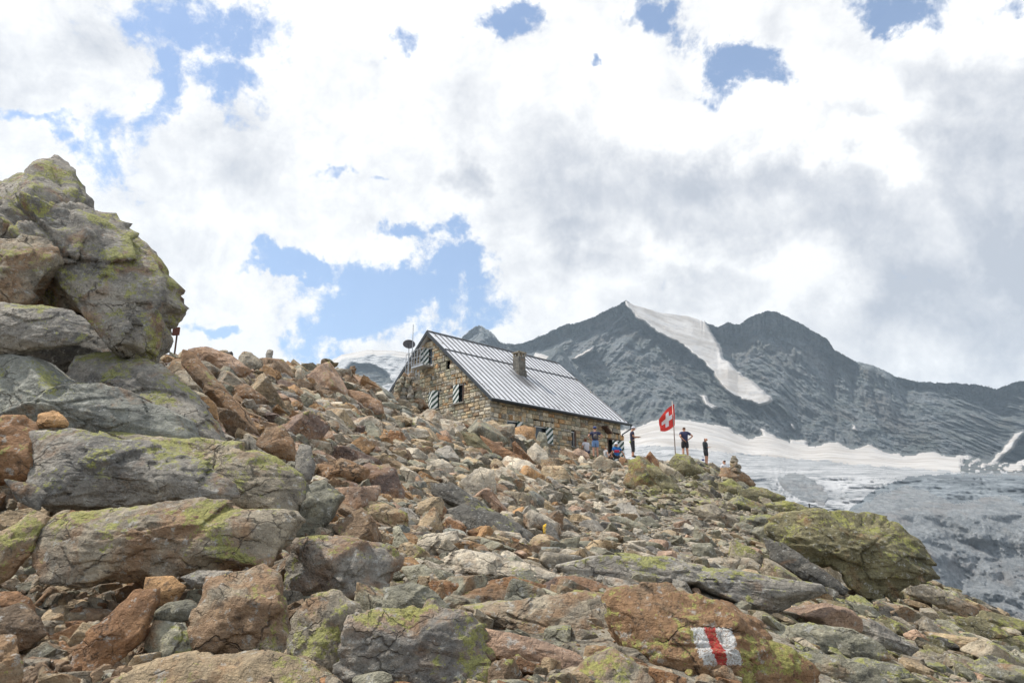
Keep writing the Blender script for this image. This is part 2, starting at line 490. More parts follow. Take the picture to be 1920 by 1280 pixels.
def outline_rock(poly, Y, thick, seed, k=5, p=5.5, npl=14, amp=1.0, crack=0.6, strata=0.6, tilt=0.35):
    """boulder whose front outline is poly (photo pixels) at distance Y; real thickness 2*h in depth"""
    mx = sum(x for x, y in poly) / len(poly); my = sum(y for x, y in poly) / len(poly)
    Q = np.array([pix(mx + (x - mx) * 1.035, my + (y - my) * 1.035, Y) for x, y in poly])
    A = Q[:, [0, 2]]
    area = 0; cx = cz = 0
    for i in range(len(A)):
        x0, z0 = A[i - 1]; x1, z1 = A[i]; cr = x0 * z1 - x1 * z0
        area += cr; cx += (x0 + x1) * cr; cz += (z0 + z1) * cr
    cx /= 3 * area; cz /= 3 * area
    size = math.sqrt(abs(area / 2))
    h = thick * size / 2
    # principal scaling so vertices spread evenly
    B = A - [cx, cz]
    D, F = ico(k)
    # anisotropic direction distribution
    cov = np.cov(B.T); w, E = np.linalg.eigh(cov); sc = np.sqrt(w); sc = np.maximum(sc / sc.max(), 0.25)
    D2 = D[:, [0, 2]] @ E * sc @ E.T
    dyv = D[:, 1] * min(1.0, max(0.3, h / size * 1.2))
    rad2 = np.hypot(D2[:, 0], D2[:, 1]) + 1e-9
    th = np.arctan2(D2[:, 1], D2[:, 0])
    # outline radius: ray / polygon intersection
    ux, uz = np.cos(th), np.sin(th)
    ro = np.zeros(len(th))
    for i in range(len(B)):
        a = B[i - 1]; b = B[i]; e = b - a
        den = ux * e[1] - uz * e[0]
        den = np.where(np.abs(den) < 1e-9, 1e-9, den)
        t = (a[0] * e[1] - a[1] * e[0]) / den
        s = (a[0] * uz - a[1] * ux) / den
        ok = (t > 0) & (s >= -1e-6) & (s <= 1 + 1e-6)
        ro = np.where(ok & (t > ro), t, ro)
    ro = np.maximum(ro, size * 0.1)
    # superellipsoid
    phi = np.arctan2(dyv, rad2)
    cph, sph = np.abs(np.cos(phi)), np.abs(np.sin(phi))
    Rr = ((cph / ro) ** p + (sph / h) ** p) ** (-1 / p)
    rho = cph * Rr; y = np.sign(dyv) * sph * Rr
    qn = np.stack([rho / ro * ux, y / h, rho / ro * uz], 1)
    rs = np.random.RandomState(seed * 13 + 5)
    x = np.zeros(len(qn))
    # facets on the front and back
    for i in range(npl):
        al = rs.uniform(R(15), R(62)); be = rs.uniform(0, 2 * math.pi)
        n = np.array([math.sin(al) * math.cos(be), -math.cos(al), math.sin(al) * math.sin(be)])
        if i == 0: n = np.array([0.05, -math.cos(R(52)), math.sin(R(52))]) ; al = R(52)
        if i == 1: n = np.array([0.1, -math.cos(R(30)), -math.sin(R(30))]); al = R(30)
        if i % 3 == 2: n[1] *= -1
        d = max(math.sin(al) * 0.97, rs.uniform(0.55, 0.85))
        x = np.maximum(x, (qn @ n) / d)
    s = np.where(x > 1, 1 / np.maximum(x, 1e-6), 1.0)
    s = 1 - (1 - s) * 0.97
    P = np.stack([cx + rho * ux * s, Y + y * s, cz + rho * uz * s], 1)
    # tilt the body backwards: upper part recedes
    P[:, 1] += (P[:, 2] - cz) * tilt
    dirn = P - [cx, Y, cz]; dirn /= np.linalg.norm(dirn, axis=1)[:, None] + 1e-9
    P = P + dirn * surf_noise(P, size, seed * 0.137, amp, crack, strata)[:, None]
    return P, F, size, h

# ------------------------------------------------------------------ near terrain
TC = [(-200,1400,3.6),(0,1330,4.0),(300,1330,3.6),(600,1330,3.4),(900,1330,3.5),(1200,1330,3.5),(1500,1330,4.0),(1800,1330,5),(2200,1330,6.5),
 (-300,1200,5),(0,1200,4.8),(300,1190,4.9),(600,1190,4.8),(900,1180,4.9),(1200,1190,4.7),(1450,1225,5),(1700,1240,6.5),(1920,1255,8.5),(2200,1280,11),
 (-300,1050,6.5),(0,1060,6),(300,1050,6),(550,1040,6.4),(800,1065,6.2),(1050,1090,6),(1300,1115,6),(1500,1150,7),(1700,1170,9.5),(1920,1205,13),
 (-200,880,8),(100,900,7.5),(400,900,8),(600,930,8.5),(800,985,8.5),(1000,1025,9.5),(1200,1035,10.5),(1400,1055,12),(1550,1100,12.5),(1700,1125,14),(1850,1155,18),
 (-200,740,10),(0,760,9.5),(250,770,10),(420,790,11),(600,850,12),(800,900,13),(1000,950,15),(1200,960,18),(1350,965,20),(1450,1000,19),(1600,1050,18),
 (0,690,14),(200,690,14),(350,700,14),(450,725,17),(600,775,19),(750,820,21),(900,870,23),(1050,905,25),(1200,910,28),(1350,912,29),(1450,950,26),(1550,990,24),
 (-100,670,20),(150,670,20),(340,672,21),(450,690,26),(560,690,30),(640,700,33),(700,728,35),(760,768,36),(800,780,36),(860,788,37),(920,804,38),(960,812,39),(1000,840,40),
 (560,722,24),(640,745,27),(700,765,28),(760,795,28),(820,812,29),(880,826,30),(940,842,31),(1010,864,33),(1080,875,35),(1180,878,37),(1280,878,38),
 (1060,853,42),(1110,859,44),(1180,860,46),(1240,859,46),(1300,860,46),(1340,876,43),(1380,893,38),(1420,918,33),(1500,955,28),(1600,1002,24),(1750,1088,22),(1920,1170,24),(2200,1280,26)]
pts = [pix(*t) for t in TC]
for (px, py, Y) in TC[-39:]:
    if (px, py, Y) in ((560,722,24),(640,745,27),(700,765,28),(760,795,28),(820,812,29),(880,826,30),(940,842,31),(1010,864,33),(1080,875,35),(1180,878,37),(1280,878,38)): continue
    q = pix(px, py, Y)
    if px < 720:
        pts.append(np.array([q[0] * 1.15, Y + 5, q[2] - 1.6])); pts.append(np.array([q[0] * 1.4, Y + 16, q[2] - 6]))
    elif px > 1330:
        pts.append(np.array([q[0] + Y * 0.16, Y + Y * 0.22, q[2] - 3])); pts.append(np.array([q[0] + Y * .4, Y * 1.6, q[2] - 12]))
for x, y, z in [(-14, 56, 4.5), (-6, 50, 5.6), (0, 50, 5.5), (8, 54, 5.3), (13, 52, 4.8), (4, 62, 3), (14, 62, 0), (22, 60, -6), (-8, 72, 0), (10, 75, -6), (-22, 80, -8), (25, 80, -18), (0, 92, -16), (35, 95, -30),
                (-20, 10, 8), (-25, 25, 9), (-30, 45, 6), (-18, 0, 4), (0, -4, -1.7), (-10, -4, 0.2), (10, -4, -2.6), (0, 0, -1.5), (5, 1, -1.9), (-5, 1, -0.9), (22, 2, -6), (30, 12, -9), (40, 30, -20), (-4, 44, 6.6), (-9.8, 50, 6.0), (1.5, 42.5, 5.9), (5, 46, 5.5), (9, 49, 5.2)]:
    pts.append(np.array([x, y, z], float))
pts = np.array(pts)
def tps_fit(p, z, lam=0.02):
    n = len(p); d = np.sqrt(((p[:, None] - p[None]) ** 2).sum(2)) + 1e-12
    K = d * d * np.log(d); K[np.diag_indices(n)] = lam * 30
    Pm = np.hstack([np.ones((n, 1)), p]); A = np.zeros((n + 3, n + 3)); A[:n, :n] = K; A[:n, n:] = Pm; A[n:, :n] = Pm.T
    return np.linalg.solve(A, np.concatenate([z, np.zeros(3)]))
def tq(x, y):
    yc = np.maximum(y, 3.2)
    return np.stack([np.clip(x / yc, -1.6, 1.6) * 1.5, np.log(yc) * 1.1], 1)
kp = (pts[:, 1] > 3.0) & (np.abs(pts[:, 0] / pts[:, 1]) < 1.7)
pts = pts[kp]
TP = tq(pts[:, 0], pts[:, 1])
TW = tps_fit(TP, pts[:, 2] / pts[:, 1], 3e-4)
def terr_raw(x, y):
    q = tq(x.ravel(), y.ravel()); yc = np.maximum(y.ravel(), 3.2)
    out = np.zeros(len(q))
    for i in range(0, len(q), 20000):
        d = np.sqrt(((q[i:i + 20000, None] - TP[None]) ** 2).sum(2)) + 1e-12
        out[i:i + 20000] = (d * d * np.log(d)) @ TW[:-3] + TW[-3] + q[i:i + 20000] @ TW[-2:]
    return (out * yc).reshape(x.shape)
GX0, GX1, GY0, GY1, GS = -32.0, 46.0, -6.0, 94.0, 0.25
gx = np.arange(GX0, GX1 + 1e-6, GS); gy = np.arange(GY0, GY1 + 1e-6, GS)
XX, YY = np.meshgrid(gx, gy)
ZZ = terr_raw(XX, YY)
Pn = np.stack([XX.ravel(), YY.ravel(), np.zeros(XX.size)], 1)
ZZ = ZZ + (0.10 * fbm(Pn * 0.5, 4) * np.clip(Pn[:, 1] / 10, 0.4, 1.6) + 0.03 * fbm(Pn * 2.1, 3)).reshape(XX.shape)
SKYX = [-400, 0, 200, 340, 450, 560, 640, 700, 760, 800, 860, 920, 960, 1000, 1060, 1110, 1180, 1300, 1340, 1400, 1500, 1600, 1750, 1850, 1920, 2400]
SKYY = [680, 680, 680, 662, 682, 682, 694, 722, 766, 777, 782, 800, 804, 836, 851, 858, 862, 862, 874, 911, 958, 1004, 1086, 1136, 1167, 1400]
_p = proj(np.stack([XX.ravel(), YY.ravel(), ZZ.ravel()], 1))
_sy = np.interp(_p[:, 0], SKYX, SKYY)
_b = -(_sy - 640) / FPX
_cap = YY.ravel() * (SP + CP * _b) / (CP - SP * _b)
_z = ZZ.ravel(); _k = 0.16
_soft = -_k * np.logaddexp(-_z / _k, -_cap / _k)
ZZ = np.where(YY.ravel() > 6, _soft, _z).reshape(XX.shape)
ZZ = np.clip(ZZ, -34, 12)
def tz(x, y):
    x = np.asarray(x, float); y = np.asarray(y, float)
    i = np.clip((x - GX0) / GS, 0, len(gx) - 1.001); j = np.clip((y - GY0) / GS, 0, len(gy) - 1.001)
    i0 = i.astype(int); j0 = j.astype(int); a = i - i0; b = j - j0
    return (ZZ[j0, i0] * (1 - a) + ZZ[j0, i0 + 1] * a) * (1 - b) + (ZZ[j0 + 1, i0] * (1 - a) + ZZ[j0 + 1, i0 + 1] * a) * b
_ys = np.concatenate([np.arange(2.6, 16, 0.05), np.arange(16, 60, 0.15)])
def hit(px, py):
    q = pix(px, py, 1.0)
    X = q[0] * _ys; Z = q[2] * _ys
    below = Z < tz(X, _ys)
    if not below.any(): return None
    i = int(np.argmax(below))
    return np.array([X[i], _ys[i], Z[i]])
nx, ny = len(gx), len(gy)
idx = np.arange(nx * ny).reshape(ny, nx)
Fq = np.stack([idx[:-1, :-1].ravel(), idx[:-1, 1:].ravel(), idx[1:, 1:].ravel(), idx[1:, :-1].ravel()], 1)
nv = nx * ny
prj = proj(np.stack([XX.ravel(), YY.ravel(), ZZ.ravel()], 1))
wpath = np.clip((prj[:, 0] - 950) / 250, 0, 1)[:, None]
gcol = np.array([0.13, 0.11, 0.085]) * (1 - wpath) + np.array([0.27, 0.245, 0.20]) * wpath  # left slope coloured dark so gaps between stones read as shade
ground = mesh_np('ground', np.stack([XX.ravel(), YY.ravel(), ZZ.ravel()], 1), Fq, M_ROCK, True,
                 {'rcol': gcol, 'rpar': np.tile([0.1, 0.25, 0.3], (nv, 1))})
tag(ground, 'stony slope under the scree', None, None, 'structure')
print('terrain', round(time.time() - T0, 1))
# ------------------------------------------------------------------ far mountains, glacier, valley
def interp_poly(pts_):
    a = np.array(pts_, float)
    return lambda x: np.interp(x, a[:, 0], a[:, 1])
RIDGE = [(-900, 790), (-300, 770), (200, 750), (560, 720), (600, 690), (620, 678), (640, 665), (690, 656), (735, 657), (790, 664), (850, 652), (868, 630), (884, 616), (898, 609), (915, 618), (925, 625),
 (937, 641), (960, 645), (975, 644), (1000, 636), (1030, 622), (1058, 609), (1066, 607), (1080, 606), (1112, 594), (1140, 580), (1160, 572), (1170, 564), (1173, 562), (1180, 567), (1187, 571), (1238, 586),
 (1292, 593), (1313, 600), (1346, 613), (1365, 604), (1384, 609), (1403, 596), (1430, 584), (1450, 583), (1465, 588), (1500, 605), (1519, 617), (1550, 634), (1565, 656), (1604, 677), (1642, 686), (1681, 706),
 (1720, 715), (1758, 717), (1797, 718), (1835, 721), (1870, 729), (1897, 717), (1920, 713), (2050, 690), (2300, 640), (2800, 600)]
BASE = [(-900, 900), (500, 800), (760, 790), (1000, 800), (1180, 806), (1235, 784), (1290, 786), (1340, 796), (1365, 801), (1400, 822), (1440, 812), (1480, 828), (1510, 836), (1545, 830), (1570, 829), (1600, 842),
 (1625, 833), (1660, 846), (1700, 853), (1750, 846), (1780, 856), (1800, 852), (1850, 862), (1900, 868), (2050, 850), (2800, 800)]
HAZE = 0.00011
fr, fbase = interp_poly(RIDGE), interp_poly(BASE)
cols = np.concatenate([np.arange(-900, 560, 14), np.arange(560, 1960, 1.6), np.arange(1960, 2800, 14)])
nc = len(cols)
rg = fr(cols)
_k = np.hanning(61); _k /= _k.sum()
def smooth_c(a): return np.convolve(np.pad(a, 30, mode='edge'), _k, 'valid')
cn = np.stack([cols * 0.06, np.zeros(nc), np.zeros(nc)], 1)
rough_r = np.where((cols > 1185) & (cols < 1310) | (cols < 850), 0.25, 1.0)
rgn = rough_r * (3.6 * fbm(cn, 3, 0.6) + 4.2 * fbm(cn * 6, 4, .65))
bs = smooth_c(fbase(cols))
dr = np.interp(cols, [-900, 560, 860, 900, 940, 1000, 1172, 1300, 1450, 1700, 1920, 2800], [2700, 2800, 2800, 2700, 2550, 2400, 2200, 2300, 2230, 2280, 2200, 2000])
dr = smooth_c(dr)
NR = 400
tt = np.linspace(0, 1, NR)
t_wall = 0.52
PY = np.zeros((NR, nc)); PD = np.zeros((NR, nc))
db = np.interp(cols, [-900, 1000, 1200, 1500, 1920, 2800], [1500, 1500, 1650, 1800, 1750, 1600]); db = smooth_c(db)
for r, t in enumerate(tt):
    if t < t_wall:
        s = t / t_wall
        PY[r] = rg + (bs - rg) * s + rgn * math.exp(-s * 14)
        PD[r] = dr + (db - dr) * s ** 0.9
    else:
        s = (t - t_wall) / (1 - t_wall)
        PY[r] = bs + (1260 - bs) * s ** 1.0
        yk = PY[r]
        # glacier surface then the rock steps below it
        PD[r] = np.where(yk < 895, db + (1000 - db) * np.clip((yk - bs) / np.maximum(895 - bs, 1), 0, 1) ** 0.8,
                np.where(yk < 965, 1000 - (yk - 895) / 70 * 140, 860 - (yk - 965) / 295 * 170))
pass
PXc = np.tile(cols, (NR, 1))
def pixv(px, py, Y):
    a = (px - 960) / FPX; b = -(py - 640) / FPX
    dy = CP - SP * b; dz = SP + CP * b; t = Y / dy
    return np.stack([a * t, Y * np.ones_like(t), dz * t], -1)
P0 = pixv(PXc, PY, PD).reshape(-1, 3)
pxf, pyf = PXc.ravel(), PY.ravel()
# warped pixel coordinates make ragged snow edges
wx = pxf + 7 * fbm(np.stack([pxf / 22, pyf / 22, pxf * 0], 1), 4, 0.6); wy = pyf + 6 * fbm(np.stack([pxf / 20, pyf / 20, pxf * 0 + 7], 1), 4, 0.6)
TONGUE = [(1170, 563), (1187, 566), (1238, 580), (1292, 588), (1316, 600), (1335, 620), (1350, 655), (1375, 690), (1410, 715), (1435, 735), (1448, 747), (1440, 757), (1425, 760), (1400, 752), (1370, 740), (1350, 720), (1335, 695), (1310, 670), (1280, 650), (1250, 632), (1220, 615), (1195, 597), (1180, 580)]
PATCH = [[(1310, 740), (1322, 741), (1332, 756), (1350, 764), (1334, 769), (1320, 756)], [(1000, 660), (1032, 666), (1024, 680), (998, 672)], [(1072, 672), (1090, 661), (1114, 648), (1108, 660), (1082, 675)],
         [(1925, 806), (1908, 826), (1893, 848), (1868, 868), (1842, 872), (1880, 842), (1902, 815)], [(1880, 876), (1925, 858), (1925, 872), (1890, 884)], [(1480, 792), (1488, 795), (1492, 804), (1486, 802)], [(1597, 796), (1604, 798), (1608, 808), (1602, 806)], [(1425, 803), (1445, 812), (1430, 818)], [(1480, 822), (1515, 826), (1512, 838), (1486, 836)]]
DOMEROCK = [(640, 708), (660, 682), (700, 684), (728, 700), (738, 718), (700, 724), (660, 722)]
OUTC = [(1455, 893), (1490, 884), (1530, 900), (1556, 930), (1545, 947), (1500, 936), (1468, 915)]
MOR = [(1560, 985), (1590, 962), (1618, 945), (1650, 925), (1700, 908), (1760, 928), (1790, 944), (1830, 935), (1880, 925), (1925, 950), (2300, 960), (2800, 1000), (2800, 1400), (1200, 1400), (1480, 1100)]
ICE2 = [(1560, 985), (1590, 955), (1640, 915), (1700, 893), (1790, 885), (1925, 888), (2800, 880), (2800, 1000), (1925, 955), (1560, 1000)]
snow = inpoly(wx, wy, TONGUE)
for q in PATCH: snow |= inpoly(wx, wy, q)
below = wy > fbase(wx)
dome = (wx < 862) & ~inpoly(wx, wy, DOMEROCK)
outc = inpoly(wx, wy, OUTC)
mor = inpoly(wx, wy, MOR)
ice2 = inpoly(wx, wy, ICE2) & ~mor
glac = (below & (wx < 1930) | (wx >= 1930) & (wy > 870)) & ~mor & ~outc
rockpile = (wx > 1800) & (wx < 1925) & (wy > 857) & (wy < 890) & (fbm(np.stack([pxf / 14, pyf / 8, pxf * 0], 1), 3) > -0.1)
glac &= ~rockpile
snowy = snow | (dome & (wy < fr(wx) + 9)) | (glac & (wy < np.interp(wx, [1180, 1250, 1400, 1600, 1780, 1925], [835, 835, 850, 868, 882, 880])) & ~ice2)
icy = (glac | dome) & ~snowy
rocky = ~(snowy | icy)
glz = 0
# relief along the line of sight
q = P0
gA_ = np.stack([q[:, 0] + q[:, 2] * 0.55, q[:, 1] * 0.12, q[:, 2] * 0.28 - q[:, 0] * .1], 1)
gB_ = np.stack([q[:, 0] - q[:, 2] * 0.65, q[:, 1] * 0.12, q[:, 2] * 0.25 + q[:, 0] * .1], 1)
wm = np.clip(0.5 + 1.6 * perlin(q / 420 + 4), 0, 1)
rel = 95 * fbm(gB_ / 420, 2, 0.5, ridged=True) + wm * 52 * fbm(gA_ / 100 + 5, 5, 0.62, ridged=True) + (1 - wm) * 46 * fbm(gB_ / 105 + 2, 5, 0.62, ridged=True) + 20 * fbm(q / 44, 5, 0.68)
rel = rel * 2.1
wrock = rocky.astype(float).reshape(NR, nc)
for _ in range(3):
    wrock[1:-1] = (wrock[:-2] + wrock[1:-1] * 2 + wrock[2:]) / 4; wrock[:, 1:-1] = (wrock[:, :-2] + wrock[:, 1:-1] * 2 + wrock[:, 2:]) / 4
wrock = wrock.ravel()
soft = 16 * fbm(q / 160, 3) + 3.0 * fbm(np.stack([q[:, 0] / 22, q[:, 1] / 60, q[:, 2] / 40], 1), 3, 0.6)
fans = 14 * fbm(np.stack([q[:, 0] / 70, q[:, 1] / 900, q[:, 2] * 0], 1) + 3, 2, ridged=True) * np.exp(-((wy - 850) / 22) ** 2)
domec = 30 * perlin(np.stack([q[:, 0] / 28, q[:, 1] / 300, q[:, 2] / 200], 1)) * ((wx < 862) & (wy > 668))
scale = np.clip(q[:, 1] / 2200, 0.12, 1.2)
crev = 22 * np.abs(fbm(np.stack([q[:, 0] / 60, q[:, 1] / 14, q[:, 2] / 8], 1), 3)) * icy
morr = 46 * fbm(q / 120, 3, 0.5, ridged=True) + 17 * fbm(q / 30 + 3, 5, 0.66)
morr = (morr - 20) * np.clip((wy - 925) / 90, 0.12, 1)
lower = np.clip((wy - 935) / 25, 0, 1)
dd = wrock * np.where(wy > 878, morr, rel * scale) + (1 - wrock) * (soft * scale + fans + domec + crev)
edge = np.clip((pyf - fr(pxf)) / 14, 0.05, 1)
dist = q[:, 1] + dd * edge
P1 = pixv(pxf, pyf, dist)
# a second, nearer buttress left of the big wall and back sides
ridge_row = P1.reshape(NR, nc, 3)[0]
back = [ridge_row * [1.05, 1.05, 1] - [0, 0, 60], ridge_row * [1.15, 1.15, 1] - [0, 0, 300], ridge_row * [1.3, 1.3, 1] - [0, 0, 900]]
last = P1.reshape(NR, nc, 3)[-1]
near = [np.stack([last[:, 0] * 0.6, last[:, 1] * 0.6, last[:, 2] * 0 - 75], 1), np.stack([last[:, 0] * 0.25, last[:, 1] * 0.0 + 105, last[:, 0] * 0 - 55], 1), np.stack([last[:, 0] * 0.12, last[:, 1] * 0.0 + 60, last[:, 0] * 0 - 38], 1)]
PA = np.concatenate([b[None] for b in back[::-1]] + [P1.reshape(NR, nc, 3)] + [b[None] for b in near])
zone = np.zeros(NR * nc, int); zone[snowy] = 1; zone[icy] = 2; zone[icy & ice2] = 3; zone[rocky & ((wy > 885) | outc)] = 4
zone = zone.reshape(NR, nc)
ZA = np.concatenate([np.zeros((3, nc), int), zone, np.full((3, nc), 4)])
NRA = PA.shape[0]
ia = np.arange(NRA * nc).reshape(NRA, nc)
FA = np.stack([ia[:-1, :-1].ravel(), ia[1:, :-1].ravel(), ia[1:, 1:].ravel(), ia[:-1, 1:].ravel()], 1)
fz = ZA[:-1, :-1].ravel()
PAf = PA.reshape(-1, 3)

def far_mat(name, kind):
    m, N, b = material(name, 0.9)
    tc = N.new('ShaderNodeTexCoord').outputs['Object']
    if kind in ('rock', 'moraine'):
        if kind == 'moraine': tc = N.vmath('SCALE', tc, 2.2)
        mg = N.new('ShaderNodeMapping'); N.put(mg, 0, tc); mg.inputs['Rotation'].default_value = (0, R(28), 0); mg.inputs['Scale'].default_value = (1, .7, .5)
        mh = N.new('ShaderNodeMapping'); N.put(mh, 0, tc); mh.inputs['Rotation'].default_value = (0, R(-34), 0); mh.inputs['Scale'].default_value = (1, .7, .5)
        ga = N.noise(mg.outputs[0], 0.05, 6, 0.72); gb = N.noise(mh.outputs[0], 0.04, 6, 0.72)
        n1 = N.noise(tc, 0.006, 6, 0.65); n2 = N.noise(tc, 0.045, 9, 0.75); n3 = N.noise(tc, 0.011, 5, 0.6)
        mp = N.new('ShaderNodeMapping'); N.put(mp, 0, tc); mp.inputs['Rotation'].default_value = (R(35), R(-38), 0); mp.inputs['Scale'].default_value = (0.6, 0.7, 1.6)
        bd = N.noise(mp.outputs[0], 0.03, 8, 0.75, 0.0)
        if kind == 'rock':
            c = N.mix(N.ramp(n2, 0.35, 0.65), (0.15, 0.19, 0.215), (0.42, 0.455, 0.465))
            c = N.mix(N.math('MULTIPLY', N.ramp(ga, 0.5, 0.62), 0.6), c, (0.48, 0.485, 0.47))
            c = N.mix(N.math('MULTIPLY', N.ramp(gb, 0.52, 0.62), 0.6), c, (0.09, 0.12, 0.14))
            c = N.mix(N.math('MULTIPLY', N.ramp(bd, 0.45, 0.62), 0.6), c, (0.33, 0.325, 0.31))
            c = N.mix(N.math('MULTIPLY', N.ramp(n3, 0.42, 0.62), 0.4), c, (0.17, 0.20, 0.155))
            c = N.mix(N.math('MULTIPLY', N.ramp(n1, 0.52, 0.62), 0.35), c, (0.24, 0.19, 0.145))
        else:
            c = N.mix(N.ramp(n2, 0.35, 0.65), (0.34, 0.365, 0.38), (0.52, 0.54, 0.545))
            c = N.mix(N.math('MULTIPLY', N.ramp(bd, 0.48, 0.6), 0.5), c, (0.20, 0.225, 0.245))
            c = N.mix(N.math('MULTIPLY', N.ramp(n3, 0.5, 0.62), 0.4), c, (0.38, 0.33, 0.30))
            wv = N.noise(tc, 0.16, 5, 0.75)
            c = N.mix(N.math('MULTIPLY', N.ramp(wv, 0.55, 0.62), 0.6), c, (0.50, 0.50, 0.49))
            c = N.mix(N.math('MULTIPLY', N.ramp(ga, 0.52, 0.6), 0.45), c, (0.17, 0.19, 0.205))
            c = N.mix(N.math('MULTIPLY', N.ramp(gb, 0.54, 0.62), 0.6), c, (0.42, 0.42, 0.41))
        h = N.math('ADD', N.math('MULTIPLY', n2, 26.0), N.math('MULTIPLY', ga, 26.0))
        h = N.math('ADD', h, N.math('MULTIPLY', gb, 26.0))
        h = N.math('ADD', h, N.math('MULTIPLY', N.noise(tc, 0.16, 6, 0.75), 14.0))
        if kind == 'moraine': h = N.math('MULTIPLY', h, 0.3)
        bp = N.new('ShaderNodeBump'); N.put(bp, 'Strength', 1.0); N.put(bp, 'Distance', 1.5); N.put(bp, 'Height', h); N.put(b, 'Normal', bp.outputs[0])
    else:
        mp = N.new('ShaderNodeMapping'); N.put(mp, 0, tc); mp.inputs['Rotation'].default_value = (0, 0, R(-32)); mp.inputs['Scale'].default_value = (0.55, 1.9, 1.0)
        s1 = N.noise(mp.outputs[0], 0.012, 8, 0.72, 0.2); s2 = N.noise(tc, 0.02, 6, 0.65, 0.5); s3 = N.noise(mp.outputs[0], 0.05, 8, 0.78)
        if kind == 'snow':
            c = N.mix(N.ramp(s1, 0.42, 0.60), (0.58, 0.555, 0.525), (0.42, 0.385, 0.345))
            c = N.mix(N.math('MULTIPLY', N.ramp(s2, 0.5, 0.66), 0.5), c, (0.42, 0.42, 0.425))
        elif kind == 'ice':
            c = N.mix(N.ramp(s1, 0.42, 0.60), (0.52, 0.52, 0.52), (0.33, 0.34, 0.345))
            c = N.mix(N.math('MULTIPLY', N.ramp(s3, 0.5, 0.56), 0.8), c, (0.13, 0.145, 0.155))
            c = N.mix(N.math('MULTIPLY', N.ramp(s2, 0.55, 0.68), 0.5), c, (0.5, 0.5, 0.5))
        else:
            cv = N.noise(tc, 0.11, 6, 0.75)
            c = N.mix(N.ramp(s1, 0.42, 0.58), (0.20, 0.225, 0.24), (0.10, 0.115, 0.125))
            c = N.mix(N.math('MULTIPLY', N.ramp(s3, 0.5, 0.57), 0.6), c, (0.32, 0.35, 0.37))
            c = N.mix(N.math('MULTIPLY', N.ramp(cv, 0.52, 0.6), 0.6), c, (0.06, 0.075, 0.085))
        h = N.math('ADD', N.math('MULTIPLY', s3, 14.0), N.math('MULTIPLY', s2, 14.0))
        bp = N.new('ShaderNodeBump'); N.put(bp, 'Strength', 0.55); N.put(bp, 'Distance', 1.0); N.put(bp, 'Height', h); N.put(b, 'Normal', bp.outputs[0])
        b.inputs['Roughness'].default_value = 0.7
    N.put(b, 'Base Color', c)
    return m
for zi, nm, kd, lab in ((0, 'mountain', 'rock', 'grey rock wall and ridge with two summits behind the glacier'), (1, 'snow_field', 'snow', 'white snow tongue and snow fans on the mountain'),
                   (2, 'glacier', 'ice', 'grey streaked glacier basin below the rock wall'), (3, 'glacier_tongue', 'blue', 'blue-grey ice of the lower glacier tongue'), (4, 'moraine', 'moraine', 'pale grey scoured rock below the glacier')):
    ff = FA[fz == zi]
    u, inv = np.unique(ff.ravel(), return_inverse=True)
    o = mesh_np(nm, PAf[u], inv.reshape(-1, 4), far_mat(nm, kd), True)
    tag(o, lab, None, None, 'structure')
# the dark pointed buttress standing in front of the big wall, seen over the roof
def buttress(outl, Y0, Y1, seed):
    """mountain spur: a ridge line at Y0 with flanks down to a base"""
    xs = np.linspace(outl[0][0], outl[-1][0], 220); ys = np.interp(xs, [p[0] for p in outl], [p[1] for p in outl])
    ys = ys + 2.0 * fbm(np.stack([xs / 9, xs * 0, xs * 0 + seed], 1), 3, 0.6)
    nr = 120; P = np.zeros((nr, len(xs), 3)); 
    for r in range(nr):
        s = r / (nr - 1)
        P[r] = pixv(xs, ys + (860 - ys) * s, Y0 + (Y1 - Y0) * s ** 0.9 + 0 * xs)
    Pf = P.reshape(-1, 3)
    d = (40 * fbm(Pf / 160, 3, 0.6, ridged=True) + 18 * fbm(Pf / 50, 4, 0.6, ridged=True) + 5 * fbm(Pf / 13, 2)) * np.clip(np.repeat(np.arange(nr), len(xs)) / 12, 0, 1)
    Pf = Pf * (1 + d / Pf[:, 1])[:, None]
    P = Pf.reshape(nr, len(xs), 3)
    P = np.concatenate([(P[0] * [1.04, 1.04, 1] - [0, 0, 200])[None], P])
    i2 = np.arange(P.shape[0] * len(xs)).reshape(P.shape[0], len(xs))
    F = np.stack([i2[:-1, :-1].ravel(), i2[1:, :-1].ravel(), i2[1:, 1:].ravel(), i2[:-1, 1:].ravel()], 1)
    return P.reshape(-1, 3), F
bP, bF = buttress([(985, 720), (1005, 695), (1022, 676), (1035, 660), (1044, 651), (1050, 647), (1056, 652), (1064, 668), (1075, 686), (1092, 705), (1120, 735), (1160, 775), (1195, 812), (1215, 840)], 2050, 1650, 3)
tag(mesh_np('mountain_spur', bP, bF, bpy.data.materials['mountain'], True), 'dark pointed rock spur rising just behind the roof', None, None, 'structure')
print('far', round(time.time() - T0, 1))

# ------------------------------------------------------------------ air
hz = MB(); hz.box((400, 1700, 420), (9400, 6400, 1080)); 
mh_ = bpy.data.materials.new('haze'); mh_.use_nodes = True; nt_ = mh_.node_tree
for nd in list(nt_.nodes): nt_.nodes.remove(nd)
vp = nt_.nodes.new('ShaderNodeVolumePrincipled'); vp.inputs['Color'].default_value = (0.66, 0.83, 1.0, 1); vp.inputs['Density'].default_value = HAZE; vp.inputs['Anisotropy'].default_value = 0.2
om_ = nt_.nodes.new('ShaderNodeOutputMaterial'); nt_.links.new(vp.outputs[0], om_.inputs['Volume'])
if HAZE > 0: tag(hz.build('haze', mh_), 'thin blue haze in the valley air', None, None, 'stuff')
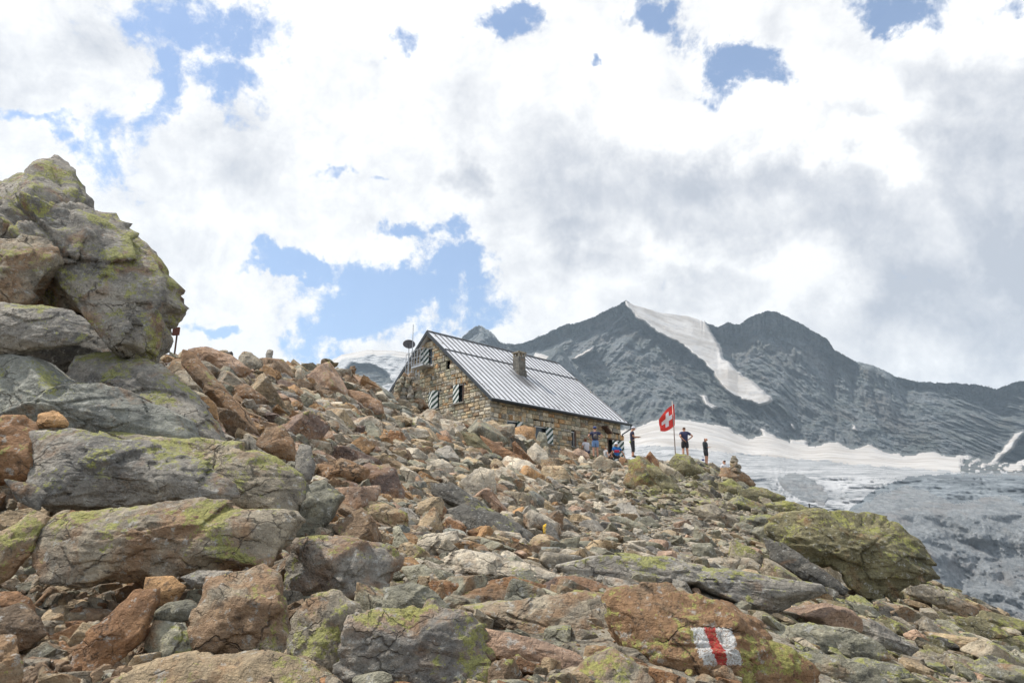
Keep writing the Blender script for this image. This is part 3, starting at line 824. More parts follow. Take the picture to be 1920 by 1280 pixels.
# ------------------------------------------------------------------ stone hut
HY = 0.753
HO = np.array([-1.161, 41.763, 5.55])
hu = np.array([math.cos(HY), math.sin(HY), 0]); hv = np.array([-math.sin(HY), math.cos(HY), 0])
EAVE = 8.633 - HO[2]; HL, HW, HR = 12.33, 12.70, 5.31
SL = HR / (HW / 2)
X0, X1, Y0w, Y1w = 0.30, 12.05, 0.40, 12.30
def on_plane(px, py, axis, val):
    """local hut coordinates of the point on plane axis=val seen at a pixel"""
    d = pix(px, py, 1.0)
    o = -HO
    ol = np.array([o @ hu, o @ hv, o[2]]); dl = np.array([d @ hu, d @ hv, d[2]])
    t = (val - ol[axis]) / dl[axis]
    return ol + dl * t
hut = empty('stone_hut', tuple(HO), HY, 'two storey stone mountain hut with grey metal roof and green striped shutters', 'hut')

def stripes_mat():
    m, N, b = material('striped_paint', 0.55)
    tc = N.new('ShaderNodeTexCoord').outputs['Object']
    sp = N.new('ShaderNodeSeparateXYZ'); N.put(sp, 0, tc)
    f = N.math('FRACT', N.math('MULTIPLY', N.math('ADD', N.math('MULTIPLY', sp.outputs[0], -0.85), sp.outputs[2]), 2.7))
    w = N.math('GREATER_THAN', f, 0.5)
    n = N.noise(tc, 14, 4)
    N.put(b, 'Base Color', N.mix(w, N.mix(n, (0.018, 0.045, 0.033), (0.04, 0.075, 0.055)), N.mix(n, (0.52, 0.53, 0.5), (0.72, 0.72, 0.69))))
    return m
M_STRIPE = stripes_mat()
M_DARKIN = plain('dark_interior', (0.02, 0.018, 0.016), 0.9)  # near-black stands in for the unlit inside of the hut
M_WOOD = plain('brown_wood', (0.10, 0.055, 0.035), 0.7, 0, .3)
M_WHITE = plain('white_paint', (0.72, 0.72, 0.70), 0.5)
M_FASCIA = plain('dark_metal', (0.05, 0.055, 0.06), 0.45, 0.4)
M_GALV = plain('galvanised_metal', (0.42, 0.43, 0.44), 0.4, 0.6)
M_MORTAR = plain('mortar', (0.20, 0.185, 0.155), 0.95)
M_CONC = rock_material('stained_concrete')
def glass_mat():
    m, N, b = material('window_glass', 0.08); b.inputs['Base Color'].default_value = (0.02, 0.025, 0.03, 1); b.inputs['Specular IOR Level'].default_value = 0.6
    return m
M_GLASS = glass_mat()

def roof_z(y):
    return EAVE + SL * min(y, HW - y)

def stone_wall(name, P2W, length, topf, holes, seed, arch=True):
    """P2W(s, z, out) -> local hut point. Rubble blocks laid in courses, real stones with gaps."""
    rs = np.random.RandomState(seed)
    V_, F_, C_, Q_ = [], [], [], []
    pal = ['tan'] * 6 + ['warmgrey'] * 5 + ['greygreen'] * 5 + ['pale'] * 3 + ['orange'] + ['brown'] + ['grey'] * 4
    def stone(s0, s1, z0, z1, col=None, out=None):
        if s1 - s0 < 0.04 or z1 - z0 < 0.04: return
        g = 0.008; o = rs.uniform(0.0, 0.045) if out is None else out
        j = lambda: rs.uniform(-0.008, 0.016)
        a, b, c, d = (s0 + g, z0 + g), (s1 - g, z0 + g), (s1 - g, z1 - g), (s0 + g, z1 - g)
        ins = min(0.035, (s1 - s0) / 4, (z1 - z0) / 4)
        n0 = len(V_)
        for (s, z) in (a, b, c, d): V_.append(P2W(s, z, -0.10))
        for (s, z) in (a, b, c, d): V_.append(P2W(s, z, o - 0.02))
        mid = ((s0 + s1) / 2, (z0 + z1) / 2)
        for (s, z) in (a, b, c, d):
            V_.append(P2W(s + math.copysign(ins, mid[0] - s) + j(), z + math.copysign(ins, mid[1] - z) + j(), o + 0.012 + j() * .6))
        for q in ((0, 1, 5, 4), (1, 2, 6, 5), (2, 3, 7, 6), (3, 0, 4, 7), (4, 5, 9, 8), (5, 6, 10, 9), (6, 7, 11, 10), (7, 4, 8, 11), (8, 9, 10, 11)):
            F_.append([n0 + k for k in q])
        cc = np.array(CO[col or pal[rs.randint(len(pal))]]) * rs.uniform(1.15, 1.5) * np.array([0.98, 0.98, 0.95])
        for _ in range(12): C_.append(cc); Q_.append([0.05, rs.uniform(0.0, 0.12) if _ == 0 else Q_[-1][1], rs.rand() if _ == 0 else Q_[-1][2]])
    hs = [list(h) for h in holes]
    extra = []
    if arch:
        for h in holes:
            if h[1] - h[0] > 0.45:                       # a flat arch of upright stones over every opening
                s = h[0] - 0.22; top = h[3] + rs.uniform(0.30, 0.40)
                while s < h[1] + 0.2:
                    w = rs.uniform(0.11, 0.17)
                    extra.append((s, min(s + w, h[1] + 0.24), h[3] + 0.005, top + rs.uniform(-0.04, 0.04))); s += w
                hs.append([h[0] - 0.22, h[1] + 0.24, h[3], top - 0.02])
    z = -1.2
    while z < 9:
        hgt = rs.uniform(0.14, 0.30); z1 = z + hgt
        mid = (z + z1) / 2
        ivs = [(0.0, length)]
        for h in hs:
            ov = min(z1, h[3]) - max(z, h[2])
            if ov > 0.25 * hgt:
                nv_ = []
                for a, b in ivs:
                    if h[1] <= a or h[0] >= b: nv_.append((a, b)); continue
                    if h[0] > a: nv_.append((a, h[0]))
                    if h[1] < b: nv_.append((h[1], b))
                ivs = nv_
        for a, b in ivs:
            s = a
            while s < b - 0.02:
                w = rs.uniform(0.2, 0.62); e = s + w
                if b - e < 0.16: e = b
                tl = min(topf(s), topf(e)) if False else topf((s + e) / 2)
                if z1 < tl: 
                    if rs.rand() < 0.18 and hgt > 0.22:
                        m_ = z + hgt * rs.uniform(.4, .6); stone(s, e, z, m_); stone(s, e, m_, z1)
                    else: stone(s, e, z, z1)
                elif z < tl - 0.05: stone(s, e, z, tl)
                s = e
        z = z1
    for e in extra: stone(*e, col=['tan', 'warmgrey', 'pale', 'orange'][rs.randint(4)], out=0.045)
    return mesh_np(name, V_, F_, M_ROCK, False, {'rcol': np.array(C_), 'rpar': np.array(Q_)}, parent=hut)

def rect_on(axis, val, x0, y0, x1, y1, flip=False):
    a = on_plane(x0, y0, axis, val); b = on_plane(x1, y1, axis, val)
    c = 1 - axis
    s = sorted((a[c], b[c])); z = sorted((a[2], b[2]))
    return [s[0], s[1], z[0], z[1]]
# openings on the gable (plane x = X0): s measured along local y
gA = rect_on(0, X0, 805.5, 736, 823, 762); gB = rect_on(0, X0, 851, 722.5, 869.5, 754); gU = rect_on(0, X0, 791.5, 655.5, 810.5, 684)
gN = rect_on(0, X0, 837, 675, 844, 686); gN2 = rect_on(0, X0, 837, 664, 842, 669); gN3 = rect_on(0, X0, 806.5, 708, 810, 714)
gB[2] = gB[3] - 1.15; gA[2] = gA[3] - 1.15
lA = rect_on(1, Y0w, 951, 786.5, 979, 806); lB = rect_on(1, Y0w, 1004.5, 797.5, 1034, 822); lC = rect_on(1, Y0w, 1071.5, 808, 1079, 838); lD = rect_on(1, Y0w, 1138.5, 821, 1166.5, 850)
for h in (lA, lB): h[2] = h[3] - 1.0
lD[2] = 0.0
top_g = lambda s: roof_z(s + Y0w) - 0.17
gh = [[h[0] - Y0w, h[1] - Y0w, h[2], h[3]] for h in (gA, gB, gU, gN, gN2, gN3)]
lh = [[h[0] - X0, h[1] - X0, h[2], h[3]] for h in (lA, lB, lC, lD)]
stone_wall('wall', lambda s, z, o: (X0 - o, Y0w + s, z), Y1w - Y0w, top_g, gh, 1)
stone_wall('wall', lambda s, z, o: (X0 + s, Y0w - o, z), X1 - X0, lambda s: roof_z(Y0w) - 0.15, lh, 2)
stone_wall('wall', lambda s, z, o: (X1 + o, Y0w + s, z), Y1w - Y0w, top_g, [], 3)
stone_wall('wall', lambda s, z, o: (X0 + s, Y1w + o, z), X1 - X0, lambda s: roof_z(Y1w) - 0.15, [], 4)
# added near-black core: its colour gives the shade in stone gaps and openings
m_ = MB(); t_ = 0.30
pz = lambda y: (X0 + t_, y, roof_z(y) - 0.35)
m_.prism([(X0 + t_, Y0w + t_, -1.2), (X0 + t_, Y1w - t_, -1.2), (X0 + t_, Y1w - t_, roof_z(Y1w) - 0.2), (X0 + t_, HW / 2, roof_z(HW / 2) - 0.5), (X0 + t_, Y0w + t_, roof_z(Y0w) - 0.2)], (X1 - X0 - 2 * t_, 0, 0))
m_.build('dark_core', M_DARKIN, hut)

# roof
def roof_mat():
    m, N, b = material('roof_metal', 0.38, 0.15)
    tc = N.new('ShaderNodeTexCoord').outputs['Object']
    mp = N.new('ShaderNodeMapping'); N.put(mp, 0, tc); mp.inputs['Scale'].default_value = (2.2, 0.25, 0.25)
    n = N.noise(mp.outputs[0], 2.0, 5, 0.65); n2 = N.noise(tc, 1.1, 6, 0.7)
    c = N.mix(N.ramp(n, 0.35, 0.65), (0.60, 0.61, 0.63), (0.76, 0.77, 0.80))
    c = N.mix(N.math('MULTIPLY', N.ramp(n2, 0.5, 0.7), 0.5), c, (0.28, 0.285, 0.29))
    cp = on_plane(985, 702, 0, 0)  # soot stain below the chimney
    vc = N.new('ShaderNodeVectorMath', operation='SUBTRACT'); N.put(vc, 0, tc); vc.inputs[1].default_value = STAIN
    sc_ = N.vmath('MULTIPLY', vc.outputs[0], (1.0, 0.75, 0.0)); ln = N.vmath('LENGTH', sc_)
    f = N.ramp(N.math('ADD', ln, N.math('MULTIPLY', N.noise(tc, 4, 5, 0.7), 0.7)), 1.35, 0.55)
    c = N.mix(N.math('MULTIPLY', f, 0.85), c, (0.045, 0.043, 0.042))
    N.put(b, 'Base Color', c)
    N.put(b, 'Roughness', N.ramp(n2, 0.3, 0.7, 0.34, 0.55))
    return m
def roof_hit(px, py):
    d = pix(px, py, 1.0); o = -HO
    ol = np.array([o @ hu, o @ hv, o[2]]); dl = np.array([d @ hu, d @ hv, d[2]])
    t = (EAVE + SL * ol[1] - ol[2]) / (dl[2] - SL * dl[1])
    return ol + dl * t
ch = roof_hit(979.5, 704)
STAIN = (ch[0] - 0.45, ch[1] - 0.55, 0)
M_ROOF = roof_mat()
th = 0.12
def slope_pt(x, y, dz=0.0): return (x, y, roof_z(y) + dz)
r = MB()
r.prism([slope_pt(0, 0), slope_pt(0, HW / 2), slope_pt(0, HW), slope_pt(0, HW, -th), slope_pt(0, HW / 2, -th * 1.3), slope_pt(0, 0, -th)], (HL, 0, 0))
roof = r.build('roof', M_ROOF, hut)
# standing seams
r = MB(); ns = 27; yb = 0.69 * HW / 2
nrm = np.array([0, -SL, 1]) / math.hypot(SL, 1)
for i in range(ns):
    for (a, b, off) in ((0.03, yb - 0.02, 0), (yb + 0.06, HW / 2 - 0.02, 0.5)):
        x = (i + 0.5 + off) * HL / ns
        if x > HL - 0.1: continue
        for sgn in (1, -1):
            ya, ybb = (a, b) if sgn > 0 else (HW - a, HW - b)
            w = 0.035; hh = 0.05
            r.prism([(x - w / 2, ya, roof_z(ya) + .002), (x + w / 2, ya, roof_z(ya) + .002), (x + w / 2, ybb, roof_z(ybb) + .002), (x - w / 2, ybb, roof_z(ybb) + .002)], (0, -SL * hh * .77 * sgn, hh * .77))
r.build('roof_seam', plain('seam_metal', (0.13, 0.13, 0.135), 0.5, 0.3), roof)
r = MB()
for sgn in (1, -1):
    f_ = (lambda y: y) if sgn > 0 else (lambda y: HW - y)
    r.prism([(0.0, f_(yb), roof_z(yb) + .004), (0.0, f_(yb + 0.07), roof_z(yb + 0.07) + .004), (0.0, f_(yb + 0.07), roof_z(yb + 0.07) + 0.07), (0.0, f_(yb), roof_z(yb) + 0.05)], (HL, 0, 0))
r.build('step_strip', M_FASCIA, roof)  # dark strip along the step between lower and upper roof bands
r = MB()
for xg in (-0.03, HL + 0.03):
    for sgn in (1, -1):
        f_ = (lambda y: y) if sgn > 0 else (lambda y: HW - y)
        r.prism([(xg - .03, f_(-0.05), roof_z(-0.05) + .03), (xg - .03, f_(HW / 2 - .0), roof_z(HW / 2) + .03), (xg - .03, f_(HW / 2), roof_z(HW / 2) - 0.24), (xg - .03, f_(-0.05), roof_z(-0.05) - 0.20)], (0.06, 0, 0))
r.prism([(0, HW / 2 - .1, roof_z(HW / 2) + .0), (0, HW / 2, roof_z(HW / 2) + .09), (0, HW / 2 + .1, roof_z(HW / 2))], (HL, 0, 0))
r.build('verge_board', M_FASCIA, roof)
r = MB(); r.tube([(-0.05, -0.07, EAVE - 0.10), (HL + 0.35, -0.07, EAVE - 0.14)], 0.075, 8)
r.box((HL / 2, 0.0, EAVE - 0.13), (HL, 0.05, 0.16))
r.build('gutter', M_FASCIA, roof, True)
r = MB(); r.tube([(HL + 0.28, -0.07, EAVE - 0.12), (HL + 0.26, -0.05, EAVE - 0.42), (X1 + .1, Y0w - .05, EAVE - 0.80), (X1 + .1, Y0w - .05, EAVE - 0.95)], 0.045, 8)
r.build('downpipe', M_FASCIA, hut, True)
# rafters' ends under the eave
r = MB()
r.box((HL / 2, .24, EAVE + .03), (HL - .5, .3, .1))
r.build('soffit', M_WOOD, roof)
# chimney
cw, cd_ = 0.62, 0.62
topz = on_plane(979.5, 657, 0, ch[0])[2]; topz = ch[2] + 1.62
def cbox(name, c, d, col, seed, parent):
    D, F = ico(4)
    m_ = np.abs(D).max(1, keepdims=True); P = D / m_ * np.array(d) / 2 
    P = P + 0.006 * fbm(P * 9 + seed, 3)[:, None] * D
    n = len(P)
    return mesh_np(name, P + np.array(c), F, M_CONC, False, {'rcol': np.tile(CO[col], (n, 1)), 'rpar': np.tile([0.0, 0.05, .3], (n, 1))}, parent=parent)
chm = empty('chimney', (0, 0, 0)); chm.parent = roof
zb = ch[2] - 0.45
cbox('stack', (ch[0], ch[1] + .3, (zb + topz - .32) / 2 ), (cw, cd_, topz - .32 - zb), 'dark', 1, chm)
cbox('base', (ch[0], ch[1] + .3, ch[2] + .02), (cw + .12, cd_ + .12, 0.75), 'dark', 2, chm)
for dx, dy in ((-.24, -.24), (.24, -.24), (-.24, .24), (.24, .24), (0, -.24), (0, .24)):
    cbox('cap_post', (ch[0] + dx, ch[1] + .3 + dy, topz - .2), (0.11, 0.11, 0.26), 'warmgrey', 3, chm)
cbox('cap', (ch[0], ch[1] + .3, topz - .03), (cw + .1, cd_ + .1, 0.09), 'warmgrey', 4, chm)

# windows and shutters. side 'g' = gable (plane x=X0, outside is -x), 'l' = long wall (plane y=Y0w, outside is -y)
def panel_obj(name, mat, side, s0, s1, z0, z1, out, thick, parent, swing=0.0, hinge=None):
    """a flat board; its own object x axis runs along the wall, so the stripes follow it"""
    w = s1 - s0; h = z1 - z0
    m = MB(); m.box((w / 2, 0, h / 2), (w, thick, h))
    o = m.build(name, mat, parent)
    if side == 'g':
        o.location = (X0 - out, s1, z0); o.rotation_euler = (0, 0, -math.pi / 2 + swing)
    else:
        o.location = (s0, Y0w - out, z0); o.rotation_euler = (0, 0, swing)
    return o
def frame_obj(side, h, parent, mat=None, out=-0.10, w=0.06):
    m = MB()
    s0, s1, z0, z1 = h
    for (a, b, c, d) in ((s0, s0 + w, z0, z1), (s1 - w, s1, z0, z1), (s0 + w, s1 - w, z0, z0 + w), (s0 + w, s1 - w, z1 - w, z1)):
        cs = (a + b) / 2; cz = (c + d) / 2
        if side == 'g': m.box((X0 - out, cs, cz), (0.06, b - a, d - c))
        else: m.box((cs, Y0w - out, cz), (b - a, 0.06, d - c))
    return m.build('frame', mat or M_WHITE, parent)
def window(side, h, sill=True):
    w = empty('window', (0, 0, 0)); w.parent = hut
    frame_obj(side, h, w)
    panel_obj('pane', M_GLASS, side, h[0] + .05, h[1] - .05, h[2] + .05, h[3] - .05, -0.14, 0.02, w)
    if sill:
        m = MB(); e = 0.12
        if side == 'g': m.box((X0 - .04, (h[0] + h[1]) / 2, h[2] - .05), (0.22, h[1] - h[0] + 2 * e, 0.09))
        else: m.box(((h[0] + h[1]) / 2, Y0w - .04, h[2] - .05), (h[1] - h[0] + 2 * e, 0.22, 0.09))
        m.build('sill', M_MORTAR, w)
    return w
mid = lambda h, f: h[0] + (h[1] - h[0]) * f
w = window('g', gB)
panel_obj('shutter', M_STRIPE, 'g', mid(gB, .46), gB[1] + 0.02, gB[2], gB[3], 0.03, 0.035, w)
panel_obj('shutter', M_WOOD, 'g', gB[0], mid(gB, .08), gB[2], gB[3], 0.02, 0.035, w)
w = window('g', gA)
panel_obj('shutter', M_STRIPE, 'g', mid(gA, .52), gA[1] + 0.02, gA[2], gA[3], 0.03, 0.035, w, swing=-0.25)
panel_obj('shutter', M_STRIPE, 'g', gA[0] - .02, mid(gA, .38), gA[2], gA[3], 0.28, 0.035, w, swing=0.5)
w = window('g', gU, False)
panel_obj('shutter', M_STRIPE, 'g', mid(gU, .42), gU[1] + 0.02, gU[2], gU[3], 0.06, 0.035, w, swing=0.2)
w = window('l', lA); panel_obj('shutter', M_STRIPE, 'l', mid(lA, .62), lA[1], lA[2], lA[3], 0.03, 0.035, w)
w = window('l', lB); panel_obj('shutter', M_STRIPE, 'l', mid(lB, .6), lB[1] + .08, lB[2], lB[3], 0.05, 0.035, w)
w = window('l', lC); panel_obj('shutter', M_WOOD, 'l', lC[1] - .12, lC[1] + .02, lC[2], lC[3], 0.05, 0.035, w)
dr_ = empty('door', (0, 0, 0)); dr_.parent = hut
frame_obj('l', lD, dr_, M_WOOD, 0.0, 0.08)
panel_obj('door_leaf', M_STRIPE, 'l', mid(lD, .3), lD[1], 0, lD[3] - .08, 0.06, 0.04, dr_, swing=-0.12)
# gabled board hood over the door and a propped hatch beside it
m = MB(); a = on_plane(1127, 800, 1, Y0w); 
m.prism([(a[0], Y0w - .03, a[2]), (a[0] + .55, Y0w - .03, a[2] - .42), (a[0] + .62, Y0w - .03, a[2] - .34), (a[0] + .08, Y0w - .03, a[2] + .08)], (0, -.45, -.05))
m.build('door_hood', M_WOOD, hut)
# balcony with ladder
bal = empty('balcony', (0, 0, 0)); bal.parent = hut
by0, by1 = gU[0] - 0.15, on_plane(778, 690, 0, X0 - 0.55)[1]
bz = gU[2] - 0.08; bx = X0 - 0.85
m = MB(); m.box(((X0 - .02 + bx) / 2, (by0 + by1) / 2, bz - .05), (X0 - .02 - bx, by1 - by0, 0.10)); m.build('floor_plate', M_GALV, bal)
m = MB()
def rail_run(m, p, q, hgt=1.0, n=5, r=0.018):
    p = Vector(p); q = Vector(q)
    for f in (1.0, 0.52, 0.08): m.tube([p + Vector((0, 0, hgt * f)), q + Vector((0, 0, hgt * f))], r, 6)
    for i in range(n + 1):
        a = p.lerp(q, i / n); m.tube([a, a + Vector((0, 0, hgt))], r, 6)
rail_run(m, (bx, by0, bz), (bx, by1, bz), 1.05, 4); rail_run(m, (bx, by0, bz), (X0 - .03, by0, bz), 1.05, 1); 
m.build('railing', M_GALV, bal)
m = MB()
lx, ly = bx + .1, by1 + 0.05
for dy in (0, 0.35, 0.7):
    m.tube([(lx, ly + dy, -0.8), (lx, ly + dy, bz + 1.0)], 0.022, 6); m.tube([(lx + .6, ly + dy, -0.8), (lx + .6, ly + dy, bz + 1.0)], 0.022, 6)
for k in range(10):
    z = bz + 1.0 - k * 0.65
    if z < -0.5: break
    m.tube([(lx, ly, z), (lx, ly + .7, z), (lx + .6, ly + .7, z), (lx + .6, ly, z)], 0.018, 6)
m.build('ladder_cage', M_GALV, bal)
# satellite dish and mast fixed to the ladder
dp = on_plane(768, 646, 0, lx); 
dish = empty('satellite_dish', (0, 0, 0), 0, 'dark round satellite dish on a thin post left of the hut gable', 'satellite dish')
mt = Matrix.Translation(Vector(HO)) @ Matrix.Rotation(HY, 4, 'Z')
dish.location = mt @ Vector((lx - .05, dp[1], dp[2]))
bm = bmesh.new(); nr_, ns_ = 8, 32; rr = 0.40; ring = []
for i in range(nr_ + 1):
    q_ = rr * i / nr_; zc = q_ * q_ * 0.45
    ring.append([bm.verts.new((q_ * math.cos(2 * math.pi * k / ns_), -zc, q_ * .8 * math.sin(2 * math.pi * k / ns_))) for k in range(ns_)] if i else [bm.verts.new((0, 0, 0))])
for k in range(ns_): bm.faces.new((ring[0][0], ring[1][k], ring[1][(k + 1) % ns_]))
for i in range(1, nr_):
    for k in range(ns_): bm.faces.new((ring[i][k], ring[i + 1][k], ring[i + 1][(k + 1) % ns_], ring[i][(k + 1) % ns_]))
me = bpy.data.meshes.new('reflector'); bm.to_mesh(me); bm.free(); me.materials.append(plain('dish_grey', (0.09, 0.085, 0.09), 0.5))
o = bpy.data.objects.new('reflector', me); COL.objects.link(o); o.parent = dish; o.rotation_euler = (R(-14), 0, R(12))
sm = o.modifiers.new('s', 'SOLIDIFY'); sm.thickness = 0.015
for p_ in me.polygons: p_.use_smooth = True
m = MB(); m.tube([(0, .05, 0), (0, .05, -0.35), (0, .05, -3.2)], 0.03, 8); m.build('post', M_GALV, dish)
m = MB(); m.tube([(0, -0.05, -0.30), (0, -0.42, -0.12)], 0.012, 6); m.box((0, -0.42, -0.10), (0.06, 0.07, 0.07)); m.build('feed_arm', M_FASCIA, dish)
ap_ = on_plane(776, 614, 0, lx)
m = MB(); m.tube([(0, 0, 0), (0, 0, ap_[2] + 0.8 - 1.2)], 0.028, 8); m.tube([(0, 0, ap_[2] + .8 - 1.2), (0, 0, ap_[2] + 1.0)], 0.026, 6)
o = m.build('antenna_mast', M_GALV, None, loc=mt @ Vector((lx - .05, ap_[1], -0.8))); tag(o, 'thin upright antenna mast beside the satellite dish', 'antenna')
print('hut', round(time.time() - T0, 1), 'chimney', ch, 'win', gU, gA, gB, lA, lB)
